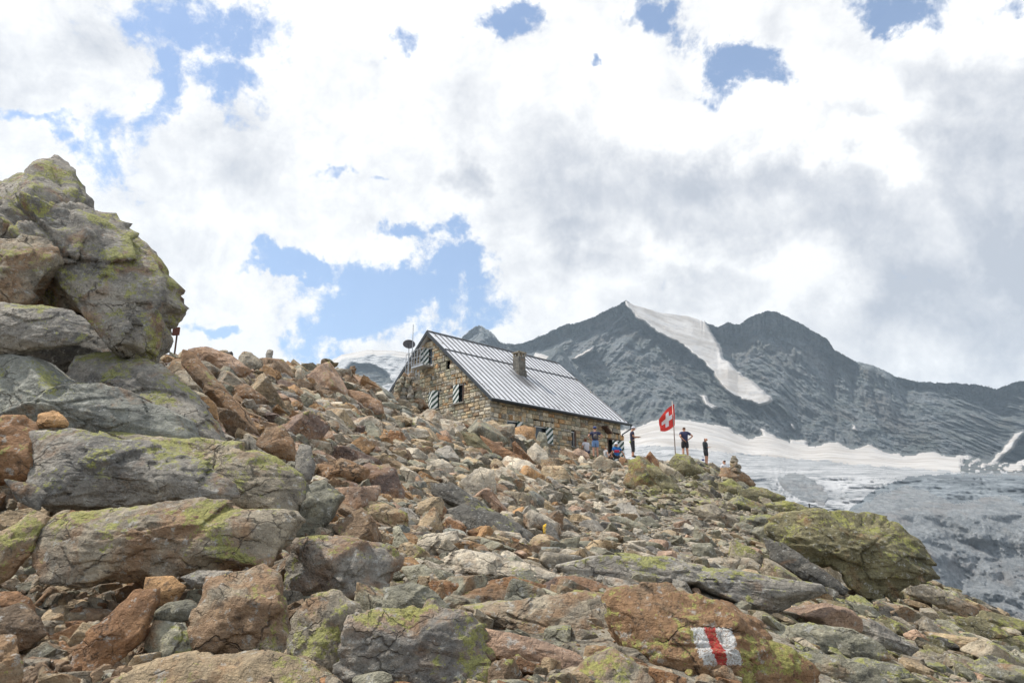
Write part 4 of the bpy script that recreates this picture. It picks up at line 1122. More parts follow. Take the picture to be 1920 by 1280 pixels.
# ------------------------------------------------------------------ named boulders (outline, distance or None, thickness, colour, lichen, rust)
HEROES = [
 ('boulder', 'shadowed dark rock deep in the cavity under the huge pointed boulder', [(-120,540),(60,530),(140,560),(215,618),(300,668),(330,700),(300,730),(100,730),(-120,720)], 10.6, 0.9, 'dark', .1, .05, .8),  # added to close the gap; dark colour stands in for cavity shade
 ('boulder', 'huge pointed grey boulder with yellow-green lichen against the sky', [(-120,330),(-30,318),(8,308),(40,290),(70,286),(100,310),(130,338),(180,384),(205,385),(240,440),(285,490),(330,540),(343,575),(337,610),(312,640),(290,668),(245,664),(215,628),(190,600),(150,575),(90,560),(-120,560)], 9.2, 0.75, 'grey', .66, .30, 1.35),
 ('boulder', 'rusty grey boulder wedged left under the huge pointed boulder', [(-80,440),(40,430),(85,445),(98,480),(88,530),(78,565),(60,580),(-80,600)], 8.3, 0.9, 'warmgrey', .5, .6, 1.0),
 ('boulder', 'rounded dark grey boulder with lime lichen on top of the grey slabs', [(-70,590),(20,566),(70,567),(130,580),(160,602),(173,630),(150,647),(60,663),(-70,667)], 7.4, 0.8, 'grey', .52, .0, .6),
 ('slab', 'long smooth grey slab sloping down behind the rounded dark boulder', [(130,662),(200,652),(290,682),(350,730),(400,790),(425,832),(330,840),(200,800),(130,720)], 8.6, 0.9, 'grey', .42, .15, .7),
 ('slab', 'broad pale grey slab below the rounded dark boulder, orange stone on it', [(-60,690),(20,663),(60,668),(105,702),(230,735),(340,782),(362,826),(300,838),(150,832),(60,810),(-60,810)], 7.3, 0.9, 'bluegrey', .38, .1, .7),
 ('stone', 'small cream and orange stone lying on the broad grey slab', [(70,776),(95,768),(115,776),(132,794),(128,802),(72,803)], 6.35, 0.9, 'orange', .0, .2, .6),
 ('boulder', 'wide layered grey boulder with bright yellow lichen patches', [(62,815),(130,803),(250,830),(380,870),(440,900),(449,932),(400,946),(250,948),(110,952),(85,905),(78,850)], 6.15, 0.75, 'grey', .56, .1, 1.1),
 ('boulder', 'grey boulder with a large lichen field, right of the wide layered one', [(190,805),(330,820),(430,828),(510,855),(552,885),(568,925),(560,968),(440,968),(350,910),(220,840)], 6.9, 0.8, 'warmgrey', .68, .2, .9),
 ('boulder', 'rust-red boulder with one lime lichen patch at the left edge', [(-50,780),(20,775),(50,800),(70,860),(72,895),(40,908),(-50,898)], 6.1, 0.9, 'rust', .5, .8, .9),
 ('boulder', 'long rounded boulder with pale lichen top and orange-brown underside', [(78,985),(110,965),(200,950),(340,938),(430,945),(530,957),(549,975),(532,1010),(515,1030),(508,1062),(440,1060),(330,1080),(200,1098),(118,1090),(85,1040)], 5.2, 0.75, 'warmgrey', .56, .5, .75),
 ('slab', 'leaning orange slab left of the long rounded boulder', [(8,990),(45,955),(76,970),(62,1030),(30,1080),(-30,1110),(-40,1020)], 5.1, 0.5, 'tan', .4, .7, .6),
 ('rock', 'small dark rock in the gap left of the layered boulder', [(5,897),(50,905),(88,925),(80,957),(40,942)], 5.7, 0.7, 'dark', .3, .0, .6),
 ('boulder', 'tilted grey and rust block below the long rounded boulder', [(385,1090),(440,1075),(480,1058),(515,1075),(528,1110),(535,1160),(553,1210),(545,1232),(440,1234),(368,1228),(363,1180),(378,1130)], 4.6, 0.8, 'warmgrey', .46, .55, 1.0),
 ('slab', 'tall reddish brown slab leaning in the stone hollow', [(235,1110),(280,1104),(284,1130),(262,1200),(215,1255),(178,1310),(150,1265),(144,1220),(190,1160)], 4.45, 0.5, 'rust', .05, .55, .6),
 ('boulder', 'smooth tan and grey boulder cut by the bottom edge', [(205,1285),(300,1240),(400,1228),(490,1222),(560,1240),(640,1290),(700,1420),(150,1420)], 3.9, 0.9, 'tan', .2, .3, .5),
 ('rock', 'upright grey block beside the reddish brown slab', [(285,1165),(340,1168),(365,1200),(365,1242),(285,1254),(272,1210)], 4.5, 0.8, 'greygreen', .2, .15, .6),
 ('slab', 'flat grey stone jammed under the long rounded boulder', [(338,1082),(370,1070),(430,1071),(444,1104),(425,1110),(360,1100)], 4.75, 0.6, 'grey', .3, .1, .6),
 ('rock', 'oval grey-green stone under the flat jammed one', [(288,1148),(310,1130),(350,1124),(375,1138),(368,1158),(330,1169),(298,1163)], 4.6, 0.8, 'greygreen', .0, .0, .4),
 ('rock', 'triangular orange stone below the long rounded boulder', [(270,1082),(320,1080),(348,1100),(330,1130),(290,1134),(272,1110)], 4.8, 0.7, 'orange', .0, .3, .4),
 ('boulder', 'brown angular stone at the left edge above the bottom pebbles', [(-20,1150),(20,1132),(60,1160),(82,1190),(60,1212),(30,1222),(-20,1200)], 4.6, 0.8, 'brown', .1, .3, .6),
 ('boulder', 'lichen-edged brown rock in the bottom left corner', [(-30,1195),(15,1195),(32,1225),(42,1262),(30,1310),(-30,1320)], 3.95, 0.8, 'tan', .4, .5, .7),
 ('rock', 'dark red rock at the left edge under the orange slab', [(-20,1110),(30,1108),(55,1122),(70,1150),(40,1150),(-20,1140)], 4.75, 0.8, 'rust', .0, .5, .6),
 ('boulder', 'square blue-grey boulder with rust blotches right of the tilted block', [(538,1010),(600,1006),(660,1012),(720,1027),(737,1050),(727,1090),(715,1142),(660,1138),(580,1128),(535,1142),(531,1070)], 5.5, 0.8, 'grey', .48, .55, 1.0),
 ('boulder', 'rounded twin-lobed grey rock at the bottom centre', [(548,1165),(570,1125),(620,1113),(658,1135),(674,1165),(660,1200),(652,1240),(668,1282),(580,1272),(548,1230)], 4.15, 0.8, 'warmgrey', .42, .25, .8),
 ('boulder', 'big square speckled grey boulder at the bottom centre', [(660,1152),(720,1144),(800,1140),(870,1150),(902,1175),(912,1210),(926,1240),(912,1300),(800,1340),(660,1340),(640,1250),(648,1190)], 4.0, 0.8, 'grey', .5, .42, .9),
 ('rock', 'pale grey rock tucked behind the big square speckled boulder', [(720,1102),(770,1094),(812,1104),(843,1142),(800,1150),(722,1148)], 4.75, 0.9, 'greygreen', .2, .05, .6),
 ('boulder', 'grey-green angular boulder at the right end of the lichen field', [(552,912),(600,900),(640,930),(622,970),(590,1005),(530,1012),(540,960)], 6.9, 0.8, 'greygreen', .35, .05, .8),
 ('slab', 'upright grey standing slab above the lichen field boulder', [(560,830),(580,834),(592,880),(586,902),(562,902),(552,860)], 7.9, 0.5, 'grey', .25, .1, .5),
 ('boulder', 'lumpy orange-brown boulder left of the standing slab', [(495,800),(530,795),(550,830),(556,862),(520,858),(483,835)], 8.6, 0.9, 'brown', .1, .6, .8),
 ('boulder', 'flat orange and cream faced block in the brown rocks', [(595,870),(640,858),(692,880),(688,900),(650,909),(598,906)], 9.3, 0.9, 'brown', .1, .8, .6),
 ('boulder', 'large purplish brown rounded boulder in the slope', [(640,905),(690,868),(735,878),(757,920),(750,955),(700,950),(640,930)], 9.6, 0.8, 'purple', .1, .5, .6),
 ('boulder', 'tan block with lichen below the purplish brown boulder', [(645,948),(690,930),(760,962),(765,1000),(700,995),(650,985)], 8.2, 0.8, 'tan', .3, .4, .7),
 ('slab', 'pale tapered slab lying on the stones, pointing right', [(762,1022),(800,1002),(855,995),(858,1012),(840,1032),(790,1048),(765,1042)], 6.9, 0.7, 'pale', .1, .15, .6),
 ('rock', 'bright orange rock right of the pale tapered slab', [(852,1018),(880,1013),(908,1022),(905,1034),(870,1038),(850,1032)], 7.4, 0.8, 'orange', .0, .7, .6),
 ('rock', 'blue-grey wedge left of the pale tapered slab', [(728,1005),(750,997),(776,1003),(772,1016),(740,1019)], 7.6, 0.8, 'bluegrey', .1, .0, .5),
 ('slab', 'dark grey bedrock slab with a yellow paint mark', [(822,965),(870,945),(930,960),(990,1005),(1022,1052),(1010,1062),(940,1050),(870,1022),(835,992)], 9.2, 0.8, 'dark', .1, .02, 1.0),
 ('slab', 'long dark grey slab running up behind the yellow paint mark', [(800,900),(850,905),(930,960),(980,985),(1030,1040),(1000,1045),(920,985),(850,950),(805,925)], 10.4, 0.8, 'dark', .15, .02, 1.0),
 ('boulder', 'long cream-topped boulder across the middle of the slope', [(832,1045),(870,1030),(930,1042),(1000,1058),(1062,1085),(1055,1107),(960,1104),(880,1092),(838,1072)], 6.0, 0.9, 'pale', .15, .12, .7),
 ('rock', 'dark red-brown faced rock below the cream-topped boulder', [(868,1112),(930,1095),(980,1118),(1012,1142),(930,1150),(875,1145)], 5.5, 0.8, 'brown', .15, .6, .8),
 ('rock', 'sharp purplish ridge of rock in front of the grey slab', [(985,1122),(1040,1084),(1080,1078),(1140,1102),(1155,1128),(1080,1144),(1010,1144)], 5.7, 0.8, 'purple', .1, .7, .8),
 ('slab', 'wide cracked brown and olive slab left of the painted boulder', [(880,1140),(960,1130),(1040,1118),(1080,1108),(1150,1123),(1200,1160),(1252,1212),(1292,1275),(1180,1285),(1050,1235),(950,1200),(890,1168)], 4.95, 0.8, 'warmgrey', .48, .55, 1.2),
 ('boulder', 'rust-brown boulder bearing the white and red trail mark', [(1145,1112),(1200,1103),(1300,1110),(1380,1140),(1422,1165),(1442,1200),(1500,1232),(1522,1252),(1500,1310),(1300,1340),(1220,1270),(1170,1200),(1138,1132)], 4.35, 0.8, 'brown', .50, .95, 1.0),
 ('slab', 'pinkish plank-like stone under the cracked slab', [(905,1178),(960,1188),(1080,1222),(1099,1240),(1080,1261),(1010,1250),(930,1230),(908,1205)], 4.2, 0.5, 'pink', .02, .2, .5),
 ('boulder', 'grey rock with lichen spots at the bottom edge right of the plank stone', [(1065,1268),(1100,1240),(1150,1218),(1190,1240),(1226,1278),(1230,1340),(1060,1340)], 3.9, 0.8, 'warmgrey', .42, .35, .6),
 ('slab', 'great flat grey slab with lichen behind the painted boulder', [(1055,1062),(1130,1040),(1250,1044),(1350,1065),(1440,1080),(1520,1094),(1530,1108),(1480,1128),(1430,1162),(1380,1136),(1280,1104),(1150,1098),(1080,1088)], 6.4, 1.1, 'grey', .54, .08, .9),
 ('boulder', 'giant dark olive boulder overhanging the right slope', [(1443,985),(1470,964),(1540,955),(1600,965),(1680,985),(1716,1010),(1738,1060),(1757,1085),(1700,1102),(1665,1126),(1620,1122),(1580,1097),(1530,1055),(1470,1022),(1443,1000)], 11.5, 0.8, 'olive', .60, .1, 1.15),
 ('slab', 'split grey slab under the giant olive boulder', [(1440,1010),(1480,1022),(1530,1058),(1580,1102),(1570,1112),(1530,1098),(1485,1075),(1450,1048)], 10.9, 0.5, 'dark', .3, .02, .7),
 ('slab', 'grey-green layered slab right of the painted boulder', [(1432,1190),(1500,1170),(1600,1180),(1648,1205),(1662,1232),(1600,1250),(1520,1242),(1450,1222)], 5.6, 0.8, 'greygreen', .45, .1, .8),
 ('slab', 'grey-green slab in the bottom right corner area', [(1555,1265),(1620,1237),(1690,1248),(1745,1300),(1700,1330),(1560,1330)], 5.0, 0.8, 'greygreen', .5, .1, .8),
 ('boulder', 'rust-orange block leaning under the first long-side window', [(955,822),(962,803),(985,794),(1001,804),(1004,828),(980,838)], None, 0.9, 'orange', .0, .5, .6),
 ('slab', 'tan slab slanting down left of the rust-orange block', [(903,792),(925,786),(962,814),(958,830),(930,818)], None, 0.7, 'tan', .0, .4, .6),
 ('rock', 'upright grey-green rock under the second long-side window', [(1000,840),(1011,808),(1023,811),(1029,842),(1012,850)], None, 0.9, 'greygreen', .1, .05, .6),
 ('slab', 'thin grey slab sloping down right of the layered grey-green slab', [(1590,1150),(1640,1165),(1718,1215),(1702,1230),(1640,1208),(1590,1172)], 6.6, 0.7, 'grey', .3, .05, .9),
 ('slab', 'lichen-spotted slab overlapping below the layered grey-green slab', [(1450,1232),(1540,1222),(1640,1250),(1660,1290),(1560,1300),(1460,1270)], 4.9, 0.8, 'greygreen', .48, .1, 1.0),
 ('slab', 'tan-edged slab running down right from the giant olive boulder', [(1712,1096),(1762,1100),(1832,1140),(1816,1154),(1760,1138),(1708,1114)], 13.0, 0.7, 'warmgrey', .4, .2, .9),
 ('slab', 'mossy slab on the far right slope above the corner', [(1800,1155),(1850,1163),(1935,1215),(1915,1234),(1850,1208),(1798,1182)], 10.5, 0.8, 'olive', .5, .1, .9),
 ('slab', 'broad grey slab at the right edge near the bottom corner', [(1800,1250),(1860,1236),(1945,1262),(1960,1310),(1860,1320),(1800,1285)], 6.6, 0.8, 'greygreen', .45, .1, .9),
 ('slab', 'rusty grey slab in the stones right of the grey-green corner slab', [(1700,1225),(1750,1220),(1815,1250),(1800,1268),(1740,1262),(1695,1245)], 6.9, 0.7, 'warmgrey', .3, .4, .9),
 ('slab', 'olive slab on the ridge just right of the cairn rock', [(1385,918),(1430,912),(1475,932),(1466,947),(1420,942),(1386,934)], None, 0.9, 'olive', .5, .1, .9),
 ('slab', 'second mossy ridge slab between the cairn rock and the giant boulder', [(1428,944),(1480,938),(1530,957),(1505,970),(1452,964)], None, 0.9, 'olive', .5, .1, .9),
 ('slab', 'flat grey slab propped on stones above the giant olive boulder', [(1385,968),(1440,962),(1470,985),(1440,996),(1392,986)], None, 0.8, 'greygreen', .4, .1, .9),
 ('slab', 'long grey slab on the slope below the mossy block', [(1290,950),(1340,945),(1385,975),(1370,988),(1320,976)], None, 0.7, 'warmgrey', .35, .1, .9),
 ('slab', 'red-edged layered slab above the cracked brown slab', [(900,1092),(960,1082),(1040,1100),(1050,1118),(960,1112),(905,1106)], 5.75, 0.7, 'rust', .1, .6, .9),
 ('boulder', 'upright olive and rust rock left of the flagpole rocks', [(1178,860),(1200,853),(1214,858),(1230,885),(1234,925),(1200,922),(1168,908),(1180,880)], None, 0.9, 'olive', .6, .6, .9),
 ('slab', 'leaning dark olive slab between the two upright rocks', [(1213,868),(1238,874),(1262,900),(1278,928),(1250,932),(1230,908)], None, 0.7, 'olive', .5, .1, .9),
 ('boulder', 'pyramid-shaped olive rock at the foot of the flagpole', [(1257,866),(1270,850),(1295,853),(1312,872),(1324,892),(1285,900),(1258,888)], None, 0.9, 'olive', .42, .1, .8),
 ('boulder', 'rust-brown rock carrying the small cairn', [(1348,893),(1360,874),(1395,884),(1414,910),(1375,912)], None, 0.9, 'brown', .3, .5, .7),
 ('boulder', 'mossy olive block below the cairn rock', [(1348,905),(1375,896),(1392,915),(1388,930),(1350,926)], None, 0.9, 'olive', .6, .1, .7),
 ('slab', 'long red-streaked slab descending along the grey slabs', [(330,648),(352,655),(400,708),(460,768),(490,815),(472,822),(430,782),(362,712),(335,680)], 10.6, 0.6, 'brown', .15, .7, .6),
 ('boulder', 'pale grey and red block on the skyline right of the pointed boulder', [(352,655),(385,648),(430,665),(468,692),(455,706),(400,704),(365,690)], 15.5, 0.9, 'pink', .1, .35, .6),
 ('rock', 'hump-backed grey rock standing on the skyline', [(446,690),(446,668),(455,657),(470,660),(490,676),(492,692),(470,696)], 23.0, 0.8, 'warmgrey', .1, .2, .5),
 ('rock', 'slim upright stone standing on the skyline', [(498,672),(499,655),(504,653),(510,656),(511,680),(498,681)], 26.0, 0.8, 'grey', .0, .0, .5),
 ('rock', 'orange block lying against the long red-streaked slab', [(365,745),(385,742),(402,755),(413,786),(395,792),(375,770)], 9.4, 0.8, 'orange', .0, .2, .5),
 ('boulder', 'brown faceted boulder in the rows above the orange block', [(430,722),(460,716),(500,750),(484,768),(445,762),(428,740)], None, 0.9, 'brown', .05, .55, .7),
 ('slab', 'large pink-orange slab just left of the wall cairn', [(636,728),(680,733),(716,753),(722,776),(690,781),(660,760)], None, 0.6, 'pink', .0, .8, .5),
 ('slab', 'long blue-grey slab above the pink-orange slab', [(686,712),(705,716),(735,738),(744,752),(725,752),(700,735)], None, 0.6, 'bluegrey', .1, .0, .5),
 ('slab', 'olive-green tilted slab in the scree below the hut corner', [(862,806),(892,812),(926,848),(908,857),(880,838)], None, 0.6, 'olive', .1, .1, .5),
 ('slab', 'dark red slab below the first long-side window', [(898,812),(935,832),(985,862),(945,872),(915,852)], None, 0.6, 'rust', .0, .35, .5),
 ('boulder', 'pale pointed boulder in front of the second long-side window', [(984,870),(990,845),(1005,828),(1024,845),(1032,872),(1010,880)], None, 0.8, 'pale', .1, .05, .5),
 ('rock', 'red block with cream top where the people stand', [(1070,850),(1085,838),(1102,848),(1106,862),(1075,864)], None, 0.9, 'pink', .05, .3, .5),
 ('slab', 'pale speckled slab leaning by the red block', [(860,905),(900,872),(925,880),(930,925),(900,945),(880,930)], None, 0.7, 'pale', .1, .15, .6),
 ('boulder', 'cream boulder amid orange stones at the slope centre', [(800,868),(830,858),(852,875),(850,892),(815,896)], None, 0.8, 'pale', .05, .1, .6),
 ('slab', 'grey-green flat slab lying beside the footpath', [(1138,968),(1160,965),(1210,985),(1215,998),(1190,1000),(1150,982)], None, 0.5, 'greygreen', .1, .05, .5),
 ('rock', 'upright slate with a yellow paint stroke', [(1018,985),(1030,978),(1046,1000),(1050,1018),(1036,1018),(1020,1003)], None, 0.5, 'grey', .0, .0, .5),
 ('rock', 'blue-grey barrel-shaped stone below the yellow-marked slate', [(998,1030),(1010,1024),(1050,1025),(1056,1040),(1045,1050),(1005,1048)], None, 0.9, 'bluegrey', .0, .0, .5),
 ('rock', 'squat grey block in the middle of the footpath edge', [(1300,1020),(1335,1016),(1345,1045),(1312,1052),(1298,1040)], None, 0.9, 'greygreen', .05, .02, .6),
 ('boulder', 'tan angular rock under the overhang of the great flat slab', [(1490,1140),(1520,1128),(1545,1138),(1540,1158),(1500,1160)], None, 0.9, 'tan', .1, .2, .6),
 ('rock', 'orange-faced cube stone on the lower right slope', [(1698,1190),(1722,1180),(1740,1200),(1732,1216),(1705,1214)], None, 0.9, 'pink', .0, .5, .6),
]
MASK = np.full((320, 480), 999.0)          # nearest named boulder per 4-pixel cell
_mx, _my = np.meshgrid(np.arange(480) * 4 + 2, np.arange(320) * 4 + 2)
placed = []                                # (px, py, radius, distance, label)
def paint_rwr(center, w, h):
    def extra(N, c, tc):
        sp = N.new('ShaderNodeSeparateXYZ'); N.put(sp, 0, tc)
        n = N.noise(tc, 28, 5, 0.75); n2 = N.noise(tc, 90, 3, 0.7)
        wob = N.math('MULTIPLY', N.math('SUBTRACT', n, 0.5), 0.42)
        du = N.math('DIVIDE', N.math('SUBTRACT', sp.outputs[0], center[0]), w)
        dv = N.math('DIVIDE', N.math('SUBTRACT', sp.outputs[2], center[1]), h)
        u = N.math('ADD', N.math('ADD', du, N.math('MULTIPLY', dv, 0.14)), wob)
        v = N.math('ADD', dv, wob)
        au, av = N.math('ABSOLUTE', u), N.math('ABSOLUTE', v)
        inside = N.math('MULTIPLY', N.math('LESS_THAN', au, 0.5), N.math('LESS_THAN', av, 0.5))
        red = N.math('LESS_THAN', au, 0.15)
        worn = N.ramp(N.math('ADD', n2, N.math('MULTIPLY', n, 0.7)), 1.0, 0.84, 0.2, 1.0)
        col = N.mix(red, (0.60, 0.60, 0.58), (0.42, 0.045, 0.04))
        return N.mix(N.math('MULTIPLY', inside, worn), c, col)
    return extra
def paint_bar(center, w, h, ang):
    def extra(N, c, tc):
        mp = N.new('ShaderNodeMapping', vector_type='TEXTURE'); N.put(mp, 0, tc)
        mp.inputs['Location'].default_value = (center[0], 0, center[1]); mp.inputs['Rotation'].default_value = (0, R(ang), 0)
        sp = N.new('ShaderNodeSeparateXYZ'); N.put(sp, 0, mp.outputs[0])
        n = N.noise(tc, 20, 5, 0.75); wob = N.math('MULTIPLY', N.math('SUBTRACT', n, 0.5), 0.5)
        au = N.math('ABSOLUTE', N.math('ADD', N.math('DIVIDE', sp.outputs[0], w), wob)); av = N.math('ABSOLUTE', N.math('ADD', N.math('DIVIDE', sp.outputs[2], h), wob))
        ins = N.math('MULTIPLY', N.math('LESS_THAN', au, 0.5), N.math('LESS_THAN', av, 0.5))
        return N.mix(N.math('MULTIPLY', ins, N.ramp(n, 0.62, 0.5, 0.35, 1.0)), c, (0.75, 0.46, 0.04))
    return extra
hero_objs = {}
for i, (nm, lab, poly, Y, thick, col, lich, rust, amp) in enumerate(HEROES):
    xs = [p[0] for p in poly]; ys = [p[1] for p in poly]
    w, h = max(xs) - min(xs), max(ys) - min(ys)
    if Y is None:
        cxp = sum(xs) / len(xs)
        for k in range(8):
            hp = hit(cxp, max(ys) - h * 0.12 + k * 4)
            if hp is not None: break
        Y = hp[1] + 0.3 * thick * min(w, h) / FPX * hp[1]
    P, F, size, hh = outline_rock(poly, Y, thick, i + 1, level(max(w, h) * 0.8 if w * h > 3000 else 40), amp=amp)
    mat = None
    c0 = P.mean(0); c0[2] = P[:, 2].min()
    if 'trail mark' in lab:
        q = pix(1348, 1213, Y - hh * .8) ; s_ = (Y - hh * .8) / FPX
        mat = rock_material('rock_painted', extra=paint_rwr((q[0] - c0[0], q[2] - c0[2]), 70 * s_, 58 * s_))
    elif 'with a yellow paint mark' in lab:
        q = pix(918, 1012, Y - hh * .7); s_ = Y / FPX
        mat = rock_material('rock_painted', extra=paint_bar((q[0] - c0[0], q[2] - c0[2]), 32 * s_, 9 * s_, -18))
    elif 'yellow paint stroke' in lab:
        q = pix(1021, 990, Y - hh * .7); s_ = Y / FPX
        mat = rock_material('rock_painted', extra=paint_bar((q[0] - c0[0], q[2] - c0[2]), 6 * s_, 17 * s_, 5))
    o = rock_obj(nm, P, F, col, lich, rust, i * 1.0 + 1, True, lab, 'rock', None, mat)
    o['kind'] = 'thing'
    hero_objs[lab] = o
    m_ = inpoly(_mx, _my, poly); MASK[m_] = np.minimum(MASK[m_], Y)
    placed.append((sum(xs) / len(xs), sum(ys) / len(ys), max(w, h) / 2, Y, lab))
print('heroes', round(time.time() - T0, 1))

# ------------------------------------------------------------------ rock zones
def zone_of(px, py, rnd):
    """colour key, lichen, rust, flatness, lean (degrees) for a rock at a photo pixel"""
    r = rnd.rand()
    def pick(tab):
        t = r * sum(w for _, w in tab)
        for k, w in tab:
            t -= w
            if t <= 0: return k
        return tab[-1][0]
    if px < 560 and py > 1060 or (px < 200 and py > 880):
        return pick([('brown', 3), ('tan', 3), ('rust', 1), ('warmgrey', 3), ('greygreen', 1)]), .05, rnd.uniform(.1, .5), rnd.uniform(.6, .95), rnd.uniform(-40, 40)
    if px > 1180 + max(0, (960 - py)) * 0.0 and py > 870 and (px > 1400 or py < 960 and px > 1180):
        if rnd.rand() < 0.5 and py > 1000:
            return pick([('greygreen', 4), ('warmgrey', 3), ('tan', 2), ('olive', 2), ('pink', 1)]), rnd.uniform(.0, .5), rnd.uniform(0, .4), rnd.uniform(.22, .6), rnd.uniform(12, 38)
        return pick([('olive', 3), ('greygreen', 3), ('warmgrey', 3), ('dark', 1)]), rnd.uniform(.3, .7), rnd.uniform(0, .3), rnd.uniform(.25, .6), rnd.uniform(12, 42)
    if px > 1040 and 880 < py < 1110:
        return pick([('greygreen', 3), ('warmgrey', 3), ('pale', 3), ('tan', 2), ('grey', 2), ('pink', .5)]), .05, rnd.uniform(0, .3), rnd.uniform(.35, .7), rnd.uniform(-5, 35)
    if py > 1090 and px > 560:
        return pick([('greygreen', 2), ('warmgrey', 3), ('tan', 2), ('rust', 1), ('brown', 1)]), rnd.uniform(0, .4), rnd.uniform(.1, .6), rnd.uniform(.4, .8), rnd.uniform(0, 35)
    if px < 700:
        return pick([('brown', 3), ('purple', 2), ('warmgrey', 4), ('orange', 1.3), ('greygreen', 3), ('tan', 3), ('pink', 1.5), ('pale', 1.5), ('grey', 2)]), rnd.uniform(0, .25), rnd.uniform(.05, .5), rnd.uniform(.45, .85), rnd.uniform(5, 50)
    return pick([('tan', 4), ('pale', 4), ('orange', 1.3), ('greygreen', 4), ('warmgrey', 4), ('brown', 1.5), ('rust', 1), ('pink', 1), ('bluegrey', 1), ('grey', 1)]), rnd.uniform(0, .2), rnd.uniform(.0, .45), rnd.uniform(.45, .85), rnd.uniform(0, 50)

def rotm(lean, yaw, pitch):
    a, b, c = R(lean), R(yaw), R(pitch)
    Ry = np.array([[math.cos(a), 0, math.sin(a)], [0, 1, 0], [-math.sin(a), 0, math.cos(a)]])
    Rz = np.array([[math.cos(b), -math.sin(b), 0], [math.sin(b), math.cos(b), 0], [0, 0, 1]])
    Rx = np.array([[1, 0, 0], [0, math.cos(c), -math.sin(c)], [0, math.sin(c), math.cos(c)]])
    return Ry @ Rx @ Rz
def free_rock(center, L, flat, lean, seed, k, amp=0.8):
    D, F = ico(k)
    rs = np.random.RandomState(seed)
    dims = np.array([L / 2, L / 2 * rs.uniform(.55, .95), L / 2 * flat])
    d2 = D * np.array([1, dims[1] / dims[0], max(.45, flat)]); d2 /= np.linalg.norm(d2, axis=1)[:, None]
    P = D * softpoly(D, seed, 6, 150)[:, None] * dims
    dn = P / (np.linalg.norm(P, axis=1)[:, None] + 1e-9)
    P = P + dn * surf_noise(P, L, (seed % 997) * 0.731, amp * .6, .35, .5)[:, None]
    P = P @ rotm(lean, rs.uniform(-60, 60), rs.uniform(-25, 10)).T
    return P + center, F

def skyok(px, py, slack=0):
    return py > np.interp(px, SKYX, SKYY) - 14 - slack
# size bands in pixels by zone
def mid_size(px, py, rnd):
    if px < 560 and py > 1060: return rnd.uniform(26, 62)
    if px > 1400: return rnd.uniform(45, 125) * (1 if py > 1000 else .6)
    if px > 1050 and 880 < py < 1110: return rnd.uniform(18, 46)
    if py > 1060: return rnd.uniform(45, 110)
    if px < 700: return rnd.uniform(36, 92)
    return rnd.uniform(28, 72)
rnd = np.random.RandomState(11)
mids = []
PEOPLE_BOX = (1085, 795, 1345, 872)
tries = 0
NMID = 212
while len(mids) < NMID and tries < 22000:
    tries += 1
    px = rnd.uniform(-10, 1930); py = rnd.uniform(655, 1290)
    if rnd.rand() < 0.35: px = rnd.uniform(350, 1150); py = rnd.uniform(670, 1000)
    w = mid_size(px, py, rnd)
    if tries > 9000: w = max(20, w * .7)
    if tries < 3000: w = max(w, mid_size(px, py, rnd))
    if not skyok(px, py - w * .4): continue
    if px < 345 and py < 800: continue
    if py < 868 and 1060 < px < 1345: continue
    if 775 < px < 1180 and py - w * .45 < np.interp(px, [775, 870, 950, 1000, 1040, 1180], [762, 758, 770, 806, 832, 858]): continue
    ci, cj = int(np.clip(py / 4, 0, 319)), int(np.clip(px / 4, 0, 479))
    if MASK[ci, cj] < 900: continue
    if any((px - a) ** 2 + (py - b) ** 2 < ((w / 2 + r) * 0.78) ** 2 for a, b, r, *_ in mids): continue
    hp = hit(px, py + w * .18)
    if hp is None: continue
    mids.append((px, py, w / 2, hp, w))
print('mids', len(mids), tries)

SIZEW = lambda L: 'small' if L < .35 else 'mid-sized' if L < .8 else 'large'
def shape_word(flat, r): return ('flat slab' if flat < .5 else 'wedge-shaped rock' if flat < .62 else 'angular block' if flat < .75 else 'blunt boulder')
LAND = [(l, x, y) for (x, y, r_, Y_, l) in placed] + [('stone hut corner', 920, 780), ('flagpole', 1266, 845), ('two-window gable of the hut', 835, 765), ('small cairn', 1378, 870), ('wall cairn', 765, 740)]
SHORT = {}
def short(l):
    return l if len(l.split()) <= 5 else ' '.join(l.split()[:l.split().index(next(w for w in l.split() if w in ('boulder', 'slab', 'rock', 'stone', 'block', 'ridge', 'wedge', 'slate'))) + 1])
used_l = set()
ORD = ['', 'second ', 'third ', 'fourth ', 'fifth ', 'sixth ', 'seventh ', 'eighth ', 'ninth ', 'tenth ']
info = []
for i, (px, py, rr_, hp, w) in enumerate(mids):
    col, lich, rust, flat, lean = zone_of(px, py, rnd)
    if flat < .5 and py < 850: flat += .1
    L = w / FPX * math.hypot(hp[1], hp[2]) * 1.12
    seed = 5000 + i
    near = sorted(LAND, key=lambda t: (t[1] - px) ** 2 + (t[2] - py) ** 2)
    nl, nx_, ny_ = near[0]
    nl = short(nl)
    dx, dy = px - nx_, py - ny_
    rel = ('above' if dy < 0 else 'below') if abs(dy) > abs(dx) else ('right of' if dx > 0 else 'left of')
    base = f'{WORD[col]} {shape_word(flat, 0)}'
    tail = f'{rel} the {nl}' if not nl.startswith('the') else f'{rel} {nl}'
    info.append([base, tail, math.hypot(dx, dy), i, col, lich, rust, flat, lean, L, seed])
from collections import defaultdict
grp = defaultdict(list)
for t in info: grp[(t[0], t[1])].append(t)
labels = {}
for (b_, tl), lst in grp.items():
    lst.sort(key=lambda t: t[2])
    for k, t in enumerate(lst):
        if len(lst) == 1: labels[t[3]] = f'{b_} {tl}'
        else: labels[t[3]] = f'{b_} {ORD[k]}nearest {tl}'
